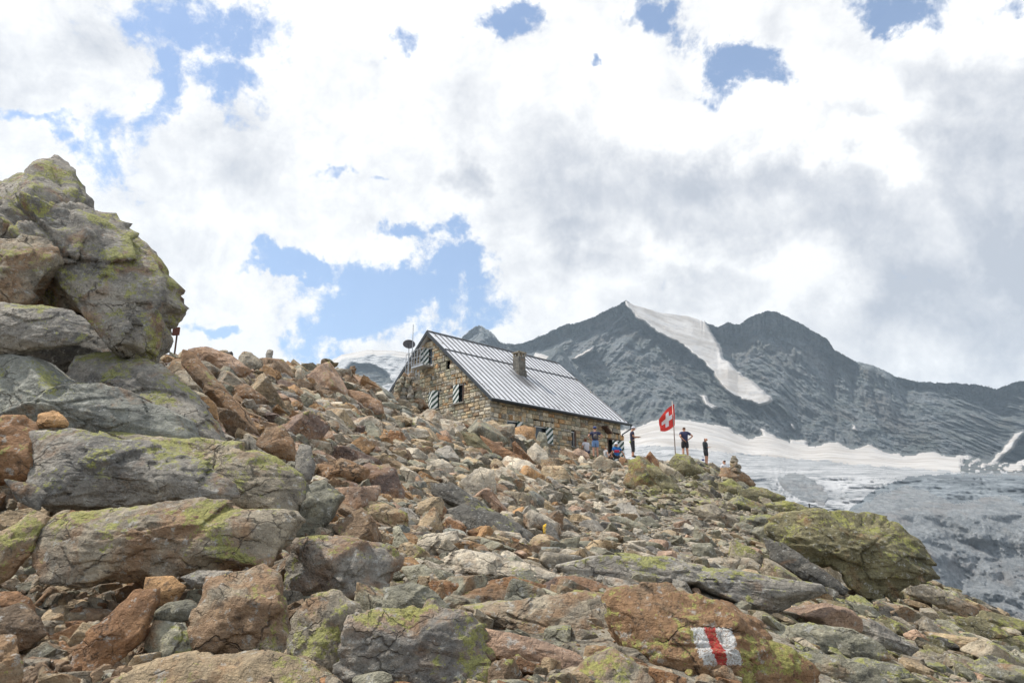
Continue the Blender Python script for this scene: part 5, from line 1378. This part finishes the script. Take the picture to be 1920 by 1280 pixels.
for t in info:
    i = t[3]; px, py, rr_, hp, w = mids[i]
    col, lich, rust, flat, lean, L, seed = t[4:]
    P, F = free_rock(hp + np.array([0, 0.15 * L, 0.16 * L * flat]), L, flat, lean, seed, level(w) if w > 24 else 3)
    cc = np.array(CO[col]) * rnd.uniform(.85, 1.2)
    lab = ' '.join(labels[i].split()[:16])
    o = rock_obj('boulder' if flat > .6 else 'slab', P, F, cc, lich, rust, seed * .37, True, lab, 'rock', 'loose rocks of the scree slope'); o['kind'] = 'thing'
print('mid rocks', round(time.time() - T0, 1))

# ------------------------------------------------------------------ rubble: everything smaller, one object
def variants(k, n, seed0, flatrange=(.45, .95)):
    out = []
    D, F = ico(k)
    for i in range(n):
        rs = np.random.RandomState(seed0 + i)
        dims = np.array([1, rs.uniform(.55, .95), rs.uniform(*flatrange)])
        P = D * softpoly(D, seed0 + i, 5, 150)[:, None] * dims * 0.5
        P = P * (1 + 0.03 * fbm(P * 3 + i, 2))[:, None]
        out.append(P)
    return out, F
def rubble(name, rocks, k, seed0, label):
    """rocks: list of (center, L, colour, lichen, rust, lean, yaw, pitch, flat)"""
    var, F = variants(k, 24, seed0)
    nvv = len(var[0]); n = len(rocks)
    rs = np.random.RandomState(seed0)
    V_ = np.empty((n, nvv, 3), np.float32); C_ = np.empty((n, nvv, 3), np.float32); Q_ = np.empty((n, nvv, 3), np.float32)
    for i, (c, L, col, li, ru, lean, yaw, pit, flat) in enumerate(rocks):
        M_ = rotm(lean, yaw, pit)
        V_[i] = (var[rs.randint(24)] * L * np.array([1, 1, flat * 1.3])) @ M_.T + c
        C_[i] = col; Q_[i] = (li, ru, rs.rand())
    FF = (F[None] + (np.arange(n) * nvv)[:, None, None]).reshape(-1, 3)
    o = mesh_np(name, V_.reshape(-1, 3), FF, M_ROCK, False, {'rcol': C_.reshape(-1, 3), 'rpar': Q_.reshape(-1, 3)})
    return tag(o, label, None, None, 'stuff')
def covered(px, py, Y):
    i = np.clip((py / 4).astype(int), 0, 319); j = np.clip((px / 4).astype(int), 0, 479)
    return MASK[i, j] < 900
rnd = np.random.RandomState(23)
big, small = [], []
def add_rock(hp, px, py, wpx, lst, spread=1.0):
    col, li, ru, flat, lean = zone_of(px, py, rnd)
    L = wpx / FPX * math.hypot(hp[1], hp[2])
    cc = np.array(CO[col]) * rnd.uniform(.75, 1.25)
    lst.append((hp + np.array([0, 0, L * flat * rnd.uniform(-.05, .3)]), L, cc, li, ru, lean, rnd.uniform(-70, 70), rnd.uniform(-20, 15), flat))
# (a) spread over the visible slope
for t in range(15000):
    px = rnd.uniform(-60, 1980); py = rnd.uniform(650, 1330)
    if rnd.rand() < 0.25: px = rnd.uniform(340, 1200); py = rnd.uniform(670, 960)
    path = 1040 < px < 1480 and 870 < py < 1080
    base = 14 if path else 26 if (px < 560 and py > 1060) else 31 if py > 1060 else 27
    w = base * math.exp(rnd.normal(0, .38)); w = min(w, 58)
    if not skyok(px, py - w * .5, 0): continue
    if 775 < px < 1180 and py - w * .5 < np.interp(px, [775, 870, 950, 1000, 1040, 1180], [766, 760, 774, 808, 834, 856]): continue
    if 1080 < px < 1345 and py - w * .5 < 857: continue
    if px < 345 and py < 640: continue
    hp = hit(px, py + w * .15)
    if hp is None: continue
    if hp[1] > 50: continue
    if MASK[int(np.clip(py / 4, 0, 319)), int(np.clip(px / 4, 0, 479))] < hp[1] + 0.6 and rnd.rand() < .8: continue
    add_rock(hp, px, py, w, big if w > 20 else small)
# (b) world-space fill so gaps behind boulders hold stones too
for t in range(7000):
    Y = rnd.uniform(3.0, 46) ** 1.0; X = rnd.uniform(-1.0, 1.0) * (Y * .85 + 2) + 1
    z = float(tz(X, Y)); q = proj(np.array([[X, Y, z]]))[0]
    L = rnd.uniform(.12, .5) * (0.5 + Y / 40)
    wpx = L / q[2] * FPX
    if wpx > 70: continue
    if not skyok(q[0], q[1] - wpx * .5, 0): continue
    if 775 < q[0] < 1345 and q[1] < 868: continue
    if q[0] < 345 and q[1] < 660: continue
    u = (np.array([X, Y, 0]) - HO * [1, 1, 0]); 
    if -0.6 < u @ hu < HL and -0.6 < u @ hv < HW: continue
    add_rock(np.array([X, Y, z]), q[0], q[1], wpx, big if wpx > 20 else small)
# (c) gravel of the footpath and between the stones
for t in range(9000):
    px = rnd.uniform(1030, 1500); py = rnd.uniform(866, 1110)
    if rnd.rand() < .45: px = rnd.uniform(0, 1920); py = rnd.uniform(900, 1290)
    w = rnd.uniform(3.5, 11)
    if not skyok(px, py - 8, -10): continue
    hp = hit(px, py)
    if hp is None or hp[1] > 48: continue
    add_rock(hp, px, py, w, small)
print('rubble counts', len(big), len(small))
rubble('scree', big, 3, 900, 'loose scree of rust, tan and grey stones covering the slope')
rubble('gravel', small, 2, 1300, 'small gravel and stone chips between the rocks and on the path')
print('rubble', round(time.time() - T0, 1))
# ------------------------------------------------------------------ people
M_SKIN = plain('skin', (0.50, 0.27, 0.18), 0.6, 0, .08)
def skin_mesh(name, verts, edges, radii, mat, parent, root=0, sub=1):
    me = bpy.data.meshes.new(name); me.from_pydata([tuple(v) for v in verts], edges, [])
    o = bpy.data.objects.new(name, me); COL.objects.link(o)
    o.modifiers.new('skin', 'SKIN'); sv = me.skin_vertices[0].data
    for i, r in enumerate(radii):
        sv[i].radius = (r[0] * 1.1, r[1] * 1.12) if isinstance(r, tuple) else (r * (1.1 if r > .02 else 1), r * (1.1 if r > .02 else 1)); sv[i].use_root = (i == root)
    ss = o.modifiers.new('sub', 'SUBSURF'); ss.levels = sub; ss.render_levels = sub
    dg = bpy.context.evaluated_depsgraph_get()
    m2 = bpy.data.meshes.new_from_object(o.evaluated_get(dg))
    o.modifiers.clear(); old = o.data; o.data = m2; bpy.data.meshes.remove(old); m2.name = name
    m2.materials.clear(); m2.materials.append(mat)
    for p in m2.polygons: p.use_smooth = True
    o.parent = parent
    return o
def pm(name, col, r=0.8): return plain(name, col, r, 0, .15, 20)
class Chain:
    def __init__(s): s.v, s.e, s.r = [], [], []
    def add(s, p, r, link=None):
        s.v.append(tuple(p)); s.r.append(r)
        if link is not None: s.e.append((link, len(s.v) - 1))
        return len(s.v) - 1
POSES = {
 'hips': dict(elb=[(-.40, -.10, 1.20), (.40, -.10, 1.20)], wri=[(-.20, -.02, 1.02), (.20, -.02, 1.02)], hand=[(-.13, .03, .97), (.13, .03, .97)]),
 'hipone': dict(elb=[(-.24, -.24, 1.18), (.42, -.05, 1.22)], wri=[(-.06, -.20, 1.00), (.20, .0, 1.05)], hand=[(0.0, -.17, .95), (.13, .02, 1.0)]),
 'read': dict(elb=[(-.23, .02, 1.14), (.23, .02, 1.14)], wri=[(-.10, .27, 1.16), (.10, .27, 1.16)], hand=[(-.05, .35, 1.18), (.06, .35, 1.18)], look=-.07),
 'hold': dict(elb=[(-.24, -.02, 1.12), (.22, .02, 1.12)], wri=[(-.25, .03, .86), (.12, .24, 1.10)], hand=[(-.25, .05, .78), (.08, .31, 1.11)], look=-.05),
 'bench': dict(drop=.45, elb=[(-.26, .06, 1.14), (.26, .06, 1.14)], wri=[(-.2, .28, 1.0), (.2, .28, 1.0)], hand=[(-.17, .35, .98), (.17, .35, .98)], knee=[(-.11, .45, .97), (.11, .45, .97)], ank=[(-.11, .46, .55), (.11, .46, .55)], lean=.10),
 'ground': dict(drop=.83, elb=[(-.28, .02, 1.14), (.36, -.02, 1.12)], wri=[(-.2, .26, 1.04), (.46, -.03, .92)], hand=[(-.16, .34, 1.05), (.48, -.02, .86)], knee=[(-.17, .42, 1.20), (.17, .42, 1.20)], ank=[(-.14, .66, .90), (.14, .66, .90)], lean=.04),
}
def person(label, px, py, Y, height, yaw, pose, skincol=None, shirt=None, legs=None, leglen='short', hair=None, hairlen=.1, hat=None, hatbrim=False, jacket=None, z=None):
    k = height / 1.75
    P = POSES[pose]; drop = P.get('drop', 0); lean = P.get('lean', 0); lk = P.get('look', 0)
    q = pix(px, py, Y)
    X = q[0]; zz = q[2] if z is None else z
    root = empty('person', (X, Y, zz), yaw, label, 'person', 'hikers at the hut')
    k *= 1.03; root.scale = (k * 1.06, k * 1.06, k)
    D = lambda p: (p[0], p[1] + lean * max(0, p[2] - .95) * 2, p[2] - drop)
    knee = P.get('knee', [(-.10, .03, .50), (.10, .03, .50)]); ank = P.get('ank', [(-.11, 0, .09), (.11, 0, .09)])
    c = Chain()
    pel = c.add(D((0, 0, .94)), (.15, .10)); sp = c.add(D((0, .01, 1.12)), (.125, .09), pel); chs = c.add(D((0, 0, 1.30)), (.15, .105), sp)
    nk0 = c.add(D((0, -.01, 1.43)), (.085, .07), chs); nk = c.add(D((0, 0, 1.50)), .052, nk0)
    hb = c.add(D((0, .015 - lk * .3, 1.57)), .068, nk); hm = c.add(D((0, .02 - lk, 1.64)), (.078, .094), hb); ht = c.add(D((0, .015 - lk, 1.71)), (.058, .07), hm)
    c.add(D((0, .115 - lk * 1.4, 1.615 + lk * .3)), .014, hm)                      # nose
    for s in (0, 1):
        sg = -1 if s == 0 else 1
        c.add(D((sg * .085, .015 - lk, 1.63)), .014, hm)                      # ear
        sh = c.add(D((sg * .175, -.005, 1.41)), .062, chs)
        el = c.add(D(P['elb'][s]), .041, sh); wr = c.add(D(P['wri'][s]), .027, el)
        h = np.array(P['hand'][s]); w = np.array(P['wri'][s]); d = (h - w); d = d / np.linalg.norm(d)
        pa = c.add(D(tuple(w + d * .05)), (.036, .018), wr)
        up = np.array([0, 0, 1.0]); sd_ = np.cross(d, up); sd_ = sd_ / (np.linalg.norm(sd_) + 1e-6)
        for f, ln in ((-1.5, .060), (-.5, .075), (.5, .080), (1.5, .070)):
            b = w + d * .085 + sd_ * f * .018
            i1 = c.add(D(tuple(b)), .009, pa); i2 = c.add(D(tuple(b + d * ln * .55)), .008, i1); c.add(D(tuple(b + d * ln * .9 - up * .02)), .007, i2)
        b = w + d * .045 + sd_ * sg * -.045
        i1 = c.add(D(tuple(b)), .011, pa); c.add(D(tuple(b + d * .035)), .009, i1)
        hp = c.add(D((sg * .09, 0, .88)), .088, pel)
        kn = c.add(D(knee[s]), .056, hp); mid_ = (np.array(knee[s]) * .62 + np.array(ank[s]) * .38)
        cf = c.add(D(tuple(mid_ - np.array([0, .015, 0]))), .055, kn); an = c.add(D(ank[s]), .036, cf)
        a = np.array(ank[s]); c.add(D(tuple(a + [0, -.05, -.04])), .033, an); t1 = c.add(D(tuple(a + [0, .09, -.05])), .034, an); c.add(D(tuple(a + [0, .17, -.055])), .026, t1)
    skin_mesh('body', c.v, c.e, c.r, M_SKIN, root)
    # shoes
    cs = Chain()
    for s in (0, 1):
        a = np.array(ank[s]); i0 = cs.add(D(tuple(a + [0, 0, .02])), .046) if s == 0 else cs.add(D(tuple(a + [0, 0, .02])), .046)
        i1 = cs.add(D(tuple(a + [0, .01, -.035])), .048, i0); i2 = cs.add(D(tuple(a + [0, .10, -.045])), .046, i1); cs.add(D(tuple(a + [0, .18, -.052])), .036, i2)
        cs_ = cs; 
        skin_mesh('shoe', cs.v, cs.e, cs.r, pm('shoe', (.06, .05, .05)), root); cs = Chain()
    # shirt
    if shirt or jacket:
        t = Chain(); ex = 0.018 if not jacket else 0.03
        p0 = t.add(D((0, 0, .85 if not jacket else .80)), (.16 + ex, .115 + ex)); p1 = t.add(D((0, .01, 1.12)), (.135 + ex, .10 + ex), p0); p2 = t.add(D((0, 0, 1.31)), (.158 + ex, .112 + ex), p1); t.add(D((0, -.01, 1.45)), (.08, .075), p2)
        for s in (0, 1):
            sg = -1 if s == 0 else 1
            a = t.add(D((sg * .18, -.005, 1.41)), .07 + ex * .6, p2)
            e = np.array(P['elb'][s]); sh = np.array([sg * .175, -.005, 1.41])
            if jacket:
                b = t.add(D(tuple(e)), .058, a); w = np.array(P['wri'][s]); t.add(D(tuple(e + (w - e) * .85)), .045, b)
            else:
                t.add(D(tuple(sh + (e - sh) * .62)), .062 + ex * .4, a)
        skin_mesh('jacket' if jacket else 'shirt', t.v, t.e, t.r, jacket or shirt, root)
    if legs:
        t = Chain(); p0 = t.add(D((0, 0, 1.03)), (.15, .11)); p1 = t.add(D((0, 0, .90)), (.165, .125), p0)
        for s in (0, 1):
            sg = -1 if s == 0 else 1
            h = np.array([sg * .095, 0, .84]); a = t.add(D(tuple(h)), .105, p1); kn = np.array(knee[s])
            if leglen == 'short': t.add(D(tuple(h + (kn - h) * .85)), .095, a)
            else:
                b = t.add(D(tuple(kn)), .078, a); an = np.array(ank[s]); t.add(D(tuple(kn + (an - kn) * (.62 if leglen == 'capri' else .95))), .068, b)
        skin_mesh('shorts' if leglen == 'short' else 'trousers', t.v, t.e, t.r, legs, root)
    hd = np.array(D((0, .02 - lk, 1.655)))
    if hair:
        t = Chain(); a = t.add(tuple(hd + [0, -.02, .045]), (.083, .09)); b = t.add(tuple(hd + [0, -.045, -.01]), (.082, .07), a)
        if hairlen > .15:
            t.add(tuple(hd + [0, -.07, -.12]), (.075, .05), b); t.add(tuple(hd + [0, -.075, -hairlen]), (.06, .035), len(t.v) - 1)
        else: t.add(tuple(hd + [0, -.055, -.06]), (.06, .045), b)
        skin_mesh('hair', t.v, t.e, t.r, hair, root)
    if hat:
        bm = bmesh.new(); bmesh.ops.create_uvsphere(bm, u_segments=20, v_segments=10, radius=1)
        for v in bm.verts:
            v.co.z = max(v.co.z, -0.25)
            v.co = Vector((v.co.x * .105, v.co.y * .118, v.co.z * .095)) + Vector(hd + [0, -.005, .04])
        if hatbrim:
            g = bmesh.ops.create_cone(bm, cap_ends=True, segments=24, radius1=.185, radius2=.10, depth=.035)
            for v in g['verts']: v.co += Vector(hd + [0, 0, .02])
        else:
            g = bmesh.ops.create_cone(bm, cap_ends=True, segments=20, radius1=.075, radius2=.07, depth=.012)
            for v in g['verts']: v.co = Vector((v.co.x, v.co.y * 1.1, v.co.z)) + Vector(hd + [0, .12, .02])
        me = bpy.data.meshes.new('hat'); bm.to_mesh(me); bm.free(); me.materials.append(hat)
        for p in me.polygons: p.use_smooth = True
        o = bpy.data.objects.new('sun_hat' if hatbrim else 'cap', me); COL.objects.link(o); o.parent = root
    return root
navy, white, blueS, dark, grey_ = pm('navy_cloth', (.035, .04, .09)), pm('white_cloth', (.62, .60, .62)), pm('blue_denim', (.16, .26, .46)), pm('black_cloth', (.03, .03, .035)), pm('grey_cloth', (.42, .42, .42))
brownh, redh, darkh = pm('brown_hair', (.09, .05, .03)), pm('auburn_hair', (.16, .06, .03)), pm('dark_hair', (.04, .025, .025))
def place(px, Y, py):
    """ground height under a standing point, and the pixel it shows at"""
    q = pix(px, py, Y); return q
def stand(px, Y):
    X = (px - 960) / FPX * Y * 1.0
    for _ in range(4):
        z = float(tz(X, Y)); a = (CP * Y + SP * z); X = (px - 960) / FPX * a
    return X, z, proj(np.array([[X, Y, z]]))[0]
for t in ((1117, 45.5), (1188, 46), (1286, 44), (1325, 44), (1157, 46), (1134, 45)): print('stand', t, stand(*t))
def perch(px, py, Y, w=0.9, col='grey', lab=None):
    """a flat stone block that carries a person where the terrain lies lower"""
    pass
def man(label, px, py, Y, *a, **k):
    return person(label, px, py, Y, *a, **k)
p1 = man('person in navy t-shirt and blue cap, hands on hips, seen from behind by the hut', 1117, 857, 45.0, 1.78, 0, 'hips', shirt=navy, legs=blueS, hat=pm('blue_cap', (.05, .07, .2)), hair=darkh)
p2 = man('person in white t-shirt and dark shorts sitting beside the man with a backpack', 1101, 860, 45.8, 1.70, R(35), 'bench', shirt=white, legs=navy, hair=redh, hairlen=.2)
p3 = man('small child in pale clothes sitting on the ground by the hut door', 1135, 857, 44.6, 1.12, R(-60), 'ground', shirt=grey_, legs=grey_, hair=brownh, hairlen=.12)
shirt4 = pm('blue_red_cloth', (.02, .13, .38))
p4 = man('person in blue and red shirt and white sun hat sitting outside the hut door', 1157, 857, 45.0, 1.62, R(10), 'ground', shirt=shirt4, legs=dark, hair=brownh, hat=pm('white_hat', (.75, .73, .75)), hatbrim=True)
m = MB(); m.box((0, 0, 0), (.30, .07, .16), bevel=.02); rp = m.build('red_stripe', pm('red_cloth', (.45, .03, .06)), p4); rp.location = (-.03, -.115, .36); rp.name = 'shirt_panel'
p5 = man('person in dark t-shirt and black trousers at the hut corner, looking at a map', 1187, 857, 45.5, 1.80, R(-88), 'read', shirt=pm('charcoal_cloth', (.04, .04, .07)), legs=dark, leglen='capri', hair=darkh, hat=pm('pale_cap', (.6, .6, .65)))
p6 = man('person in navy t-shirt and dark shorts standing right of the flagpole, arms akimbo', 1286, 860, 43.5, 1.82, R(-8), 'hipone', shirt=navy, legs=dark, hair=brownh)
p7 = man('long-haired person in dark jacket and shorts beyond the flagpole', 1325, 872, 43.5, 1.55, R(-125), 'hold', jacket=pm('dark_jacket', (.03, .04, .045)), shirt=pm('teal_cloth', (.2, .32, .32)), legs=dark, hair=redh, hairlen=.22)
p8 = man('dark-haired person low behind the small cairn, only the head showing', 1361, 891, 43.0, 1.65, R(20), 'ground', shirt=white, legs=navy, hair=darkh)
def attach(px, py, Y): return tuple(pix(px, py, Y))
# things they carry
def backpack(P, label):
    r_ = empty('backpack', (P.location.x, P.location.y - .0, P.location.z), P.rotation_euler.z, label, 'backpack')
    c = Chain(); a = c.add((0, -.20, 1.06), (.13, .075)); b = c.add((0, -.215, 1.22), (.135, .085), a); c.add((0, -.19, 1.40), (.105, .06), b)
    skin_mesh('pack_bag', c.v, c.e, c.r, pm('grey_pack', (.12, .105, .10)), r_)
    for s in (-1, 1):
        m = MB(); m.tube([(s * .09, -.14, 1.42), (s * .10, -.02, 1.52), (s * .11, .14, 1.40), (s * .12, .13, 1.2), (s * .12, -.12, 1.08)], .013, 6); m.build('strap', pm('strap_cloth', (.2, .17, .13)), r_, True)
    return r_
backpack(p1, 'grey-brown daypack on the back of the person in the blue cap')
m = MB(); 
pr_ = np.array(p5.location); 
m.box((0, 0, 0), (.20, .26, .012)); o = m.build('folded_map', pm('map_paper', (.45, .30, .22)), None, loc=(pr_[0] + .44, pr_[1], pr_[2] + 1.215)); o.rotation_euler = (0, R(-14), 0); tag(o, 'folded map held by the person at the hut corner', 'map')
c = Chain(); a = c.add((0, 0, 0), (.05, .08)); c.add((0, 0, .13), (.045, .07), a)
rt = empty('hip_bag', (pr_[0] - .16, pr_[1] - .04, pr_[2] + .86), 0, 'neon yellow hip bag on the person at the hut corner', 'bag'); skin_mesh('pouch', c.v, c.e, c.r, pm('neon_cloth', (.45, .62, .05)), rt)
m = MB(); m.tube([(0, 0, .1), (.08, -.1, .12), (.22, -.05, .10)], .012, 6); m.build('belt', pm('belt_cloth', (.3, .4, .05)), rt)
pr_ = np.array(p7.location)
rt = empty('tote_bag', tuple(pix(1318.5, 866, 43.45)), 0, 'small royal blue bag beside the long-haired person', 'bag')
c = Chain(); a = c.add((0, 0, .06), (.10, .05)); c.add((0, 0, .20), (.085, .04), a); skin_mesh('bag_body', c.v, c.e, c.r, pm('royal_blue', (.03, .04, .22)), rt)
m = MB(); m.tube([(-.05, 0, .22), (-.02, 0, .34), (.02, 0, .34), (.05, 0, .22)], .008, 6); m.build('strap', pm('royal_blue2', (.03, .04, .22)), rt)

# ------------------------------------------------------------------ flag
FY = 43.0
fb_ = pix(1267.3, 866, FY); ft_ = pix(1264.0, 752, FY)
flag = empty('flagpole', tuple(fb_), 0, 'thin metal flagpole flying the red and white cross flag', 'flagpole')
Hf = ft_[2] - fb_[2]
m = MB(); m.tube([(0, 0, -.3), (0, 0, Hf)], .032, 10); m.build('pole', plain('pole_metal', (.33, .27, .24), .5, .3), flag, True)
n = 40
hT, hB, fT, fB = [pix(x, y, FY) - fb_ for x, y in ((1264.3, 757), (1265.6, 797), (1235.8, 786), (1237.3, 808.5))]
V_ = []
for j in range(n + 1):
    for i in range(n + 1):
        u, v = i / n, j / n
        p = (hT * (1 - u) + fT * u) * (1 - v) + (hB * (1 - u) + fB * u) * v
        sag = -.16 * math.sin(math.pi * u) * (v - .2) + .10 * math.sin(math.pi * u) * (1 - v)
        p = p + np.array([0, .13 * math.sin(u * 7.5 + v * 3.5) * u ** .6 + .04 * math.sin(v * 9 + u * 4), sag])
        V_.append(p)
F_ = []; mi = []
for j in range(n):
    for i in range(n):
        F_.append((j * (n + 1) + i, j * (n + 1) + i + 1, (j + 1) * (n + 1) + i + 1, (j + 1) * (n + 1) + i))
        u, v = (i + .5) / n - .5, (j + .5) / n - .5
        mi.append(1 if (abs(u) < .325 and abs(v) < .1) or (abs(v) < .325 and abs(u) < .1) else 0)
o = mesh_np('flag_cloth', V_, F_, pm('red_flag', (.62, .045, .035), .7), True, parent=flag)
o.data.materials.append(pm('white_flag', (.72, .70, .72), .7)); o.data.polygons.foreach_set('material_index', mi)
# ------------------------------------------------------------------ cairns
def cairn(label, px, pyb, Y, widths, heights, cols, seed, spread=1):
    q = pix(px, pyb, Y); s = math.hypot(q[1], q[2]) / FPX
    r_ = empty('cairn', tuple(q), 0, label, 'cairn', 'stone cairns')
    rs = np.random.RandomState(seed); z = 0
    for i, (w, h) in enumerate(zip(widths, heights)):
        npc = max(1, int(round(w / spread))) if spread > 1 else 1
        for k_ in range(npc):
            for dp in ((0,) if npc == 1 else (-.3, .3)):
                ww = w / npc * rs.uniform(1.0, 1.45) * s; hh_ = h * s
                x = (-(w / 2) + (k_ + .5) * w / npc) * s if npc > 1 else rs.uniform(-1, 1) * s
                P, F = free_rock(np.array([x, dp * w * s, z + hh_ / 2]), ww, min(1.1, hh_ / ww * rs.uniform(1.2, 1.5)), rs.uniform(-8, 8), seed * 100 + i * 10 + k_, 3, .5)
                col = cols[rs.randint(len(cols))]; nn = len(P)
                o = mesh_np('stone', P, F, M_ROCK, True, {'rcol': np.tile(np.array(CO[col]) * rs.uniform(.8, 1.2), (nn, 1)), 'rpar': np.tile([.15, rs.uniform(0, .4), rs.rand()], (nn, 1))}, parent=r_)
        z += h * s * .86
    return r_
cairn('small neat cairn of flat stones on the rust-brown rock', 1378, 886, 37.0 if False else max(26, placed[[l for *_, l in placed].index('rust-brown rock carrying the small cairn')][3]), [21, 19, 15, 14, 9, 6], [8, 6, 7, 5, 5, 4], ['warmgrey', 'tan', 'warmgrey'], 5)
cairn('tall wide wall cairn of stacked stones in front of the hut gable', 764, 770, 36.2, [62, 58, 54, 50, 46, 44, 40, 34, 26], [10, 10, 9, 9, 9, 8, 8, 8, 7], ['tan', 'greygreen', 'warmgrey', 'greygreen', 'grey', 'brown'], 6, 13)
cairn('little cairn on the crest left of the wall cairn', 659, 707, 32.0, [15, 12, 10, 8], [7, 6, 6, 5], ['brown', 'tan', 'olive'], 7)
cairn('two dark stones stacked on the skyline block', 417, 673, 16.5, [22, 16], [8, 9], ['dark', 'greygreen'], 8)
cairn('crest pile of dark flat stones right of the slim upright stone', 612, 692, 30.0, [30, 24, 18], [8, 7, 6], ['brown', 'olive', 'warmgrey'], 9)
# ------------------------------------------------------------------ tufts, sign board, railing, rope
def tuft(px, py, Y, w, h, cols, label, seed, n=90):
    q = pix(px, py, Y); s = math.hypot(q[1], q[2]) / FPX
    rs = np.random.RandomState(seed); V_, F_ = [], []
    for i in range(n):
        a = rs.uniform(0, 6.28); r0 = rs.uniform(0, .3) * w * s; ln = h * s * rs.uniform(.5, 1.1); out_ = rs.uniform(.1, .75)
        b = np.array([math.cos(a) * r0, math.sin(a) * r0, -.02]); d = np.array([math.cos(a) * out_, math.sin(a) * out_, 1]); d /= np.linalg.norm(d)
        sd_ = np.array([-math.sin(a), math.cos(a), 0]) * .010
        m1 = b + d * ln * .6; t_ = b + d * ln + np.array([math.cos(a), math.sin(a), -.6]) * ln * .2
        n0 = len(V_); V_ += [b - sd_, b + sd_, m1 + sd_ * .8, m1 - sd_ * .8, t_]
        F_ += [(n0, n0 + 1, n0 + 2, n0 + 3), (n0 + 3, n0 + 2, n0 + 4, n0 + 4)]
    me = bpy.data.meshes.new('grass_tuft'); me.from_pydata([tuple(v) for v in V_], [], [f if f[2] != f[3] else f[:3] for f in F_]); me.materials.append(plain('tuft' + str(seed), cols, .8, 0, .4))
    o = bpy.data.objects.new('grass_tuft', me); COL.objects.link(o); o.location = tuple(q)
    tag(o, label, 'grass tuft')
R1Y = placed[[l for *_, l in placed].index('upright olive and rust rock left of the flagpole rocks')][3]
tuft(1212, 868, R1Y + 1, 34, 20, (.22, .10, .06), 'reddish dry grass tuft beside the upright olive and rust rock', 1, 160)
tuft(1107, 861, 43, 12, 8, (.14, .14, .05), 'olive grass tuft beside the red block with cream top', 2)
tuft(1176, 864, 43, 16, 7, (.12, .12, .04), 'green tuft on the terrace below the person with the map', 3)
sg = empty('signboard', tuple(pix(328, 638, 11.5)), R(-15), 'small red-brown wooden board on a post behind the pointed boulder', 'signboard')
m = MB(); m.box((0, 0, .15), (.12, .03, .13)); m.build('board', plain('sign_wood', (.13, .04, .025), .7), sg)
m = MB(); m.tube([(0, .03, -.22), (0, .03, .2)], .014, 6); m.build('post', M_WOOD, sg)
ra, rb = pix(1516, 944, 26), pix(1584, 966, 24.5)
rl = empty('handrail', tuple(ra), 0, 'metal handrail slanting down behind the giant olive boulder', 'handrail')
dv = rb - ra
m = MB()
for kz in (0.0, -.11, -.2, -.3): m.tube([(0, 0, kz), tuple(dv + [0, 0, kz * .4])], .016, 6)
m.build('rail_bars', M_FASCIA, rl)
for f in (0.02, .98):
    m = MB(); m.tube([tuple(dv * f + [0, 0, .02]), tuple(dv * f + [0, 0, -1.4])], .022, 6); m.build('post', M_FASCIA, rl)
rpA, rpB = pix(1327, 866, 43), pix(1362, 873, 42)
m = MB(); m.tube([(0, 0, 0), tuple((rpB - rpA) * .5 + [0, 0, -.05]), tuple(rpB - rpA)], .018, 6); o = m.build('guide_rope', M_GALV, None, loc=tuple(rpA)); tag(o, 'thin pale rope stretched beside the long-haired person', 'rope')
print('people', round(time.time() - T0, 1))
